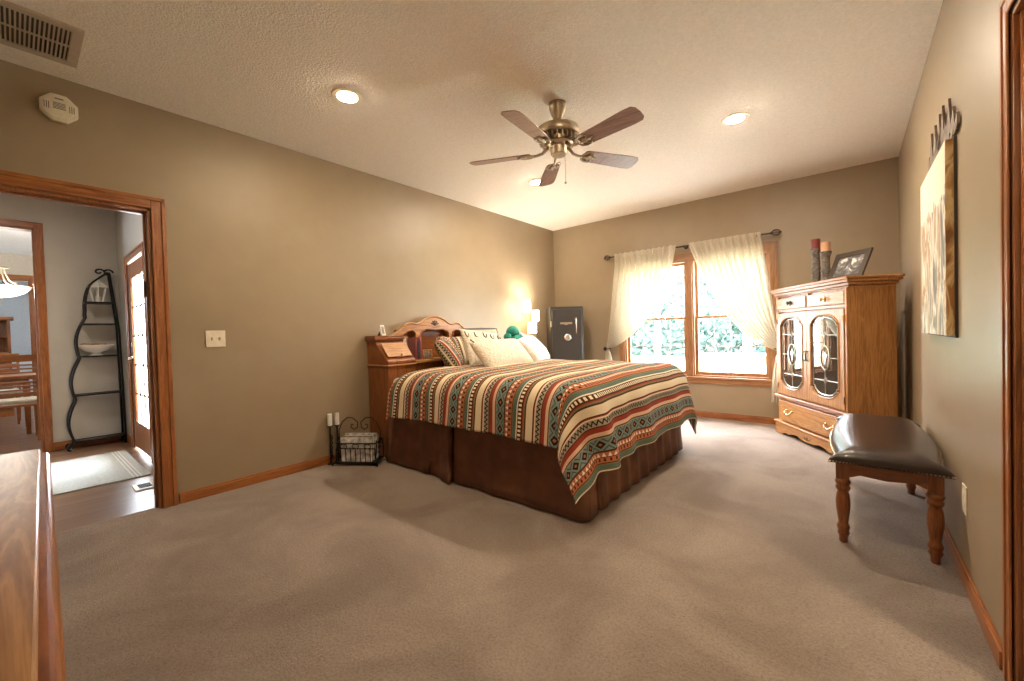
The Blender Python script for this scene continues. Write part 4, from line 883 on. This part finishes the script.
# ---------------------------------------------------------------- bench
bn = empty('bench', (3.775, 3.22, 0), 'leather topped bench with turned wooden legs by the right wall', 'bench')
NB = 64
def wid(t):     # half width along the length, t in 0..1
    return .178+.052*math.sin(PI*t)**1.0 + .045*(math.exp(-(t/.035)**2)+math.exp(-((1-t)/.035)**2))
def outline(k, zoff=0, sc=1):
    pass
L0, L1 = -.575, .575
def rim():
    P_ = []
    for i in range(41): t = i/40; P_.append((wid(t), L0+(L1-L0)*t))
    for i in range(1, 12): a = i/12; P_.append((wid(1)*(1-2*a), L1-.018*math.sin(PI*a)+0))
    for i in range(41): t = 1-i/40; P_.append((-wid(t), L0+(L1-L0)*t))
    for i in range(1, 12): a = i/12; P_.append((-wid(0)*(1-2*a), L0+.018*math.sin(PI*a)))
    return P_
rp = rim()
seat = MB()
def sf_(u, v):
    a, b = 2*u-1, 2*v-1
    a = math.copysign(1-(1-abs(a))**1.6, a); b = math.copysign(1-(1-abs(b))**1.6, b); t = (b+1)/2
    e = .018*(1-a*a)*(1 if abs(b) > .999 else abs(b)**8)
    return (wid(t)*a, (L0+(L1-L0)*t)-math.copysign(0, b)+math.copysign(e, b)*1.0, .437+.072*(max(0, 1-abs(a)**5))**.5*(max(0, 1-abs(b)**16))**.5)
seat.grid(sf_, 40, 60); seat.grid(lambda u, v: (wid(v)*(2*u-1)*.985, (L0+(L1-L0)*v)*.99, .426), 2, 60)
sk_ = []
for zz in (.425, .438): sk_.append([seat.bm.verts.new((x*1.003, y*1.002, zz)) for x, y in rp])
for j in range(len(rp)): j2 = (j+1) % len(rp); seat.bm.faces.new((sk_[0][j], sk_[0][j2], sk_[1][j2], sk_[1][j]))
st_ = seat.build('seat', 'leather', bn, smooth=True)
nl = MB(); per = 0; last = Vector((*rp[0], 0)); acc = 0
for j in range(len(rp)*1):
    a = Vector((*rp[j], 0)); b = Vector((*rp[(j+1) % len(rp)], 0)); d = (b-a).length; q = acc
    while q < d:
        p = a.lerp(b, q/d); nl.bm.verts.ensure_lookup_table(); bmesh.ops.create_icosphere(nl.bm, subdivisions=1, radius=.0055, matrix=Matrix.Translation((p.x*1.012, p.y*1.005, .4315))); q += .0135
    acc = q-d
nl.build('nailheads', 'brass', bn, kind='stuff')
ap = [(-.175, .42), (-.175, .33), (-.15, .34), (-.10, .362), (0, .352), (.10, .362), (.15, .34), (.175, .33), (.175, .42)]
for y in (-.525, .505): MB().prism(ap, fxz, y, y+.022).build('apron', 'darkx', bn, bevel=.003)
ap2 = [(-.50, .42), (-.50, .335), (-.42, .355), (-.2, .368), (0, .355), (.2, .368), (.42, .355), (.50, .335), (.50, .42)]
for x in (-.185, .163): MB().prism(ap2, fyz, x, x+.022).build('apron', 'darky', bn, bevel=.003)
lprof = [(.016, 0), (.019, .008), (.019, .03), (.023, .04), (.027, .05), (.023, .062), (.026, .072), (.029, .082), (.024, .094), (.020, .102), (.024, .13), (.030, .18), (.031, .215), (.027, .25), (.022, .268), (.030, .278), (.032, .29), (.025, .300), (.031, .308), (.034, .318), (.028, .33), (.022, .34), (.022, .35)]
for x in (-.168, .168):
    for y in (-.508, .508):
        l = MB().lathe(lprof, (x, y, 0), 20).build('leg', 'darkz', bn, smooth=True)
        MB().box(x-.028, x+.028, y-.028, y+.028, .335, .425).build('corner_block', 'darkz', l, bevel=.003)

# ---------------------------------------------------------------- magazine basket
bk = empty('magazine_basket', (.235, 1.945, 0), 'scrolled wrought iron basket of magazines between wall and headboard', 'basket', R(33))   # local x along front
wi = MB(); hw, dp = .18, .085
for z in (.035, .20):
    wi.tube([(-hw, -dp, z), (hw, -dp, z), (hw, dp, z), (-hw, dp, z)], .006, 6, closed=True)
wi.tube([(-hw, -dp, .155), (hw, -dp, .155)], .005, 6); wi.box(-hw, hw, -dp, dp, .028, .034)
for k in range(9): x = -hw+2*hw*k/8; wi.tube([(x, -dp, .035), (x, -dp-.004, .155)], .004, 6).tube([(x, dp, .035), (x, dp, .20)], .004, 6)
for k in range(3): cx = -.11+.11*k; wi.tube([(cx+.03*math.cos(i*PI/8), -dp, .175+.02*math.sin(i*PI/8)) for i in range(16)], .004, 6, closed=True)
wi.build('wire_body', 'iron', bk)
for s in (-1, 1):
    e = MB()
    for y in (-dp, dp): e.tube([(s*hw, y*.6, .22), (s*(hw+.006), y*.9, .12), (s*(hw+.0), y, .05), (s*(hw+.03), y*1.25, .008)], .006, 6)
    for q in range(4): e.tube([(s*(hw+.004), .0+.022*math.cos(i*.6+q)*(1-i/18), .06+q*.045+.022*math.sin(i*.6+q)*(1-i/18)) for i in range(14)], .0045, 6)
    e.build('end_scrolls', 'iron', bk, smooth=True)
hd = MB()
for s in (-1, 1):
    hd.tube([(s*(hw+.01), 0, .20), (s*(hw+.015), 0, .30), (s*(hw-.02), 0, .375), (s*(hw-.07), 0, .415), (s*.06, 0, .41), (s*.015, 0, .37), (s*.018, 0, .325), (s*.05, 0, .305), (s*.08, 0, .325), (s*.075, 0, .35), (s*.055, 0, .352)], .0045, 6)
hd.build('handle', 'bronze', bk, smooth=True)
rn = random.Random(5)
mcols = [(.7, .68, .64), (.25, .2, .2), (.6, .55, .5), (.42, .2, .14), (.5, .5, .52), (.66, .6, .5), (.16, .2, .26)]
mags = ['white magazine at the front of the basket', 'dark covered magazine second in the basket', 'pale magazine third in the basket', 'rust covered magazine in the middle of the basket', 'grey magazine behind the rust one', 'cream magazine second from the back of the basket', 'navy magazine at the back of the basket']
for k in range(7):
    yy = -dp+.022+k*.022; th = .007; hh = .20+rn.uniform(-.02, .03)
    e = empty('magazine', (bk.location.x-yy*math.sin(R(33)), bk.location.y+yy*math.cos(R(33)), .037), mags[k], 'magazine', R(33), 'magazines in the iron basket')
    MB().box(-.14+rn.uniform(-.02, .0), .14, -th, th, 0, hh).build('pages', 'paper', e)
    MB().box(-.142, .142, -th-.002, -th, 0, hh+.002).build('cover', plain('mag%d' % k, mcols[k], .35, noise=.7, nscale=22), e)
# wall candle sconces left of the basket
for i, (x, y, lab) in enumerate(((.035, 1.775, 'left white candle on an iron stand by the basket'), (.048, 1.835, 'right white candle on an iron stand by the basket'))):
    e = empty('candle_stand', (x, y, 0), lab, 'candle')
    b = MB(); b.lathe([(.03, 0), (.03, .006), (.008, .012), (.007, .33), (.022, .34), (.024, .348)], n=14)
    for q in range(5): b.tube([(.026*math.cos(j*.65+q)*(1-j/22), .008, .06+q*.045+.026*math.sin(j*.65+q)*(1-j/22)) for j in range(14)], .0045, 6)
    b.build('stand', 'iron', e, smooth='auto'); MB().lathe([(.020, .348), (.020, .45), (.016, .455)], n=16).build('candle', 'porcelain', e, smooth='auto')

# ---------------------------------------------------------------- dresser in the foreground
ds = empty('dresser', (2.40, -.252, 0), 'long oak dresser along the back wall in the foreground', 'dresser', R(-1.55))
MB().box(-.80, .80, -.27, .272, .785, .80).build('top', wood('dresser_veneer', hexc('#b88a5e'), hexc('#6b4126'), 'x', .28, 1.0, .5), ds, bevel=.004)
MB().box(-.815, .815, -.285, .292, .755, .7845).build('top_edge', 'darkx', ds, bevel=.012, seg=4)
MB().box(-.79, .79, -.26, .262, .08, .755).build('carcass', 'darkz', ds, bevel=.004)
MB().box(-.80, .80, -.27, .275, 0, .08).build('plinth', 'darkx', ds, bevel=.005)
for r in range(3):
    for c_ in range(3):
        x0 = -.77+c_*.515; z0 = .11+r*.215
        d = MB().box(x0, x0+.50, .262, .274, z0, z0+.20).build('drawer', 'darkx', ds, bevel=.005)
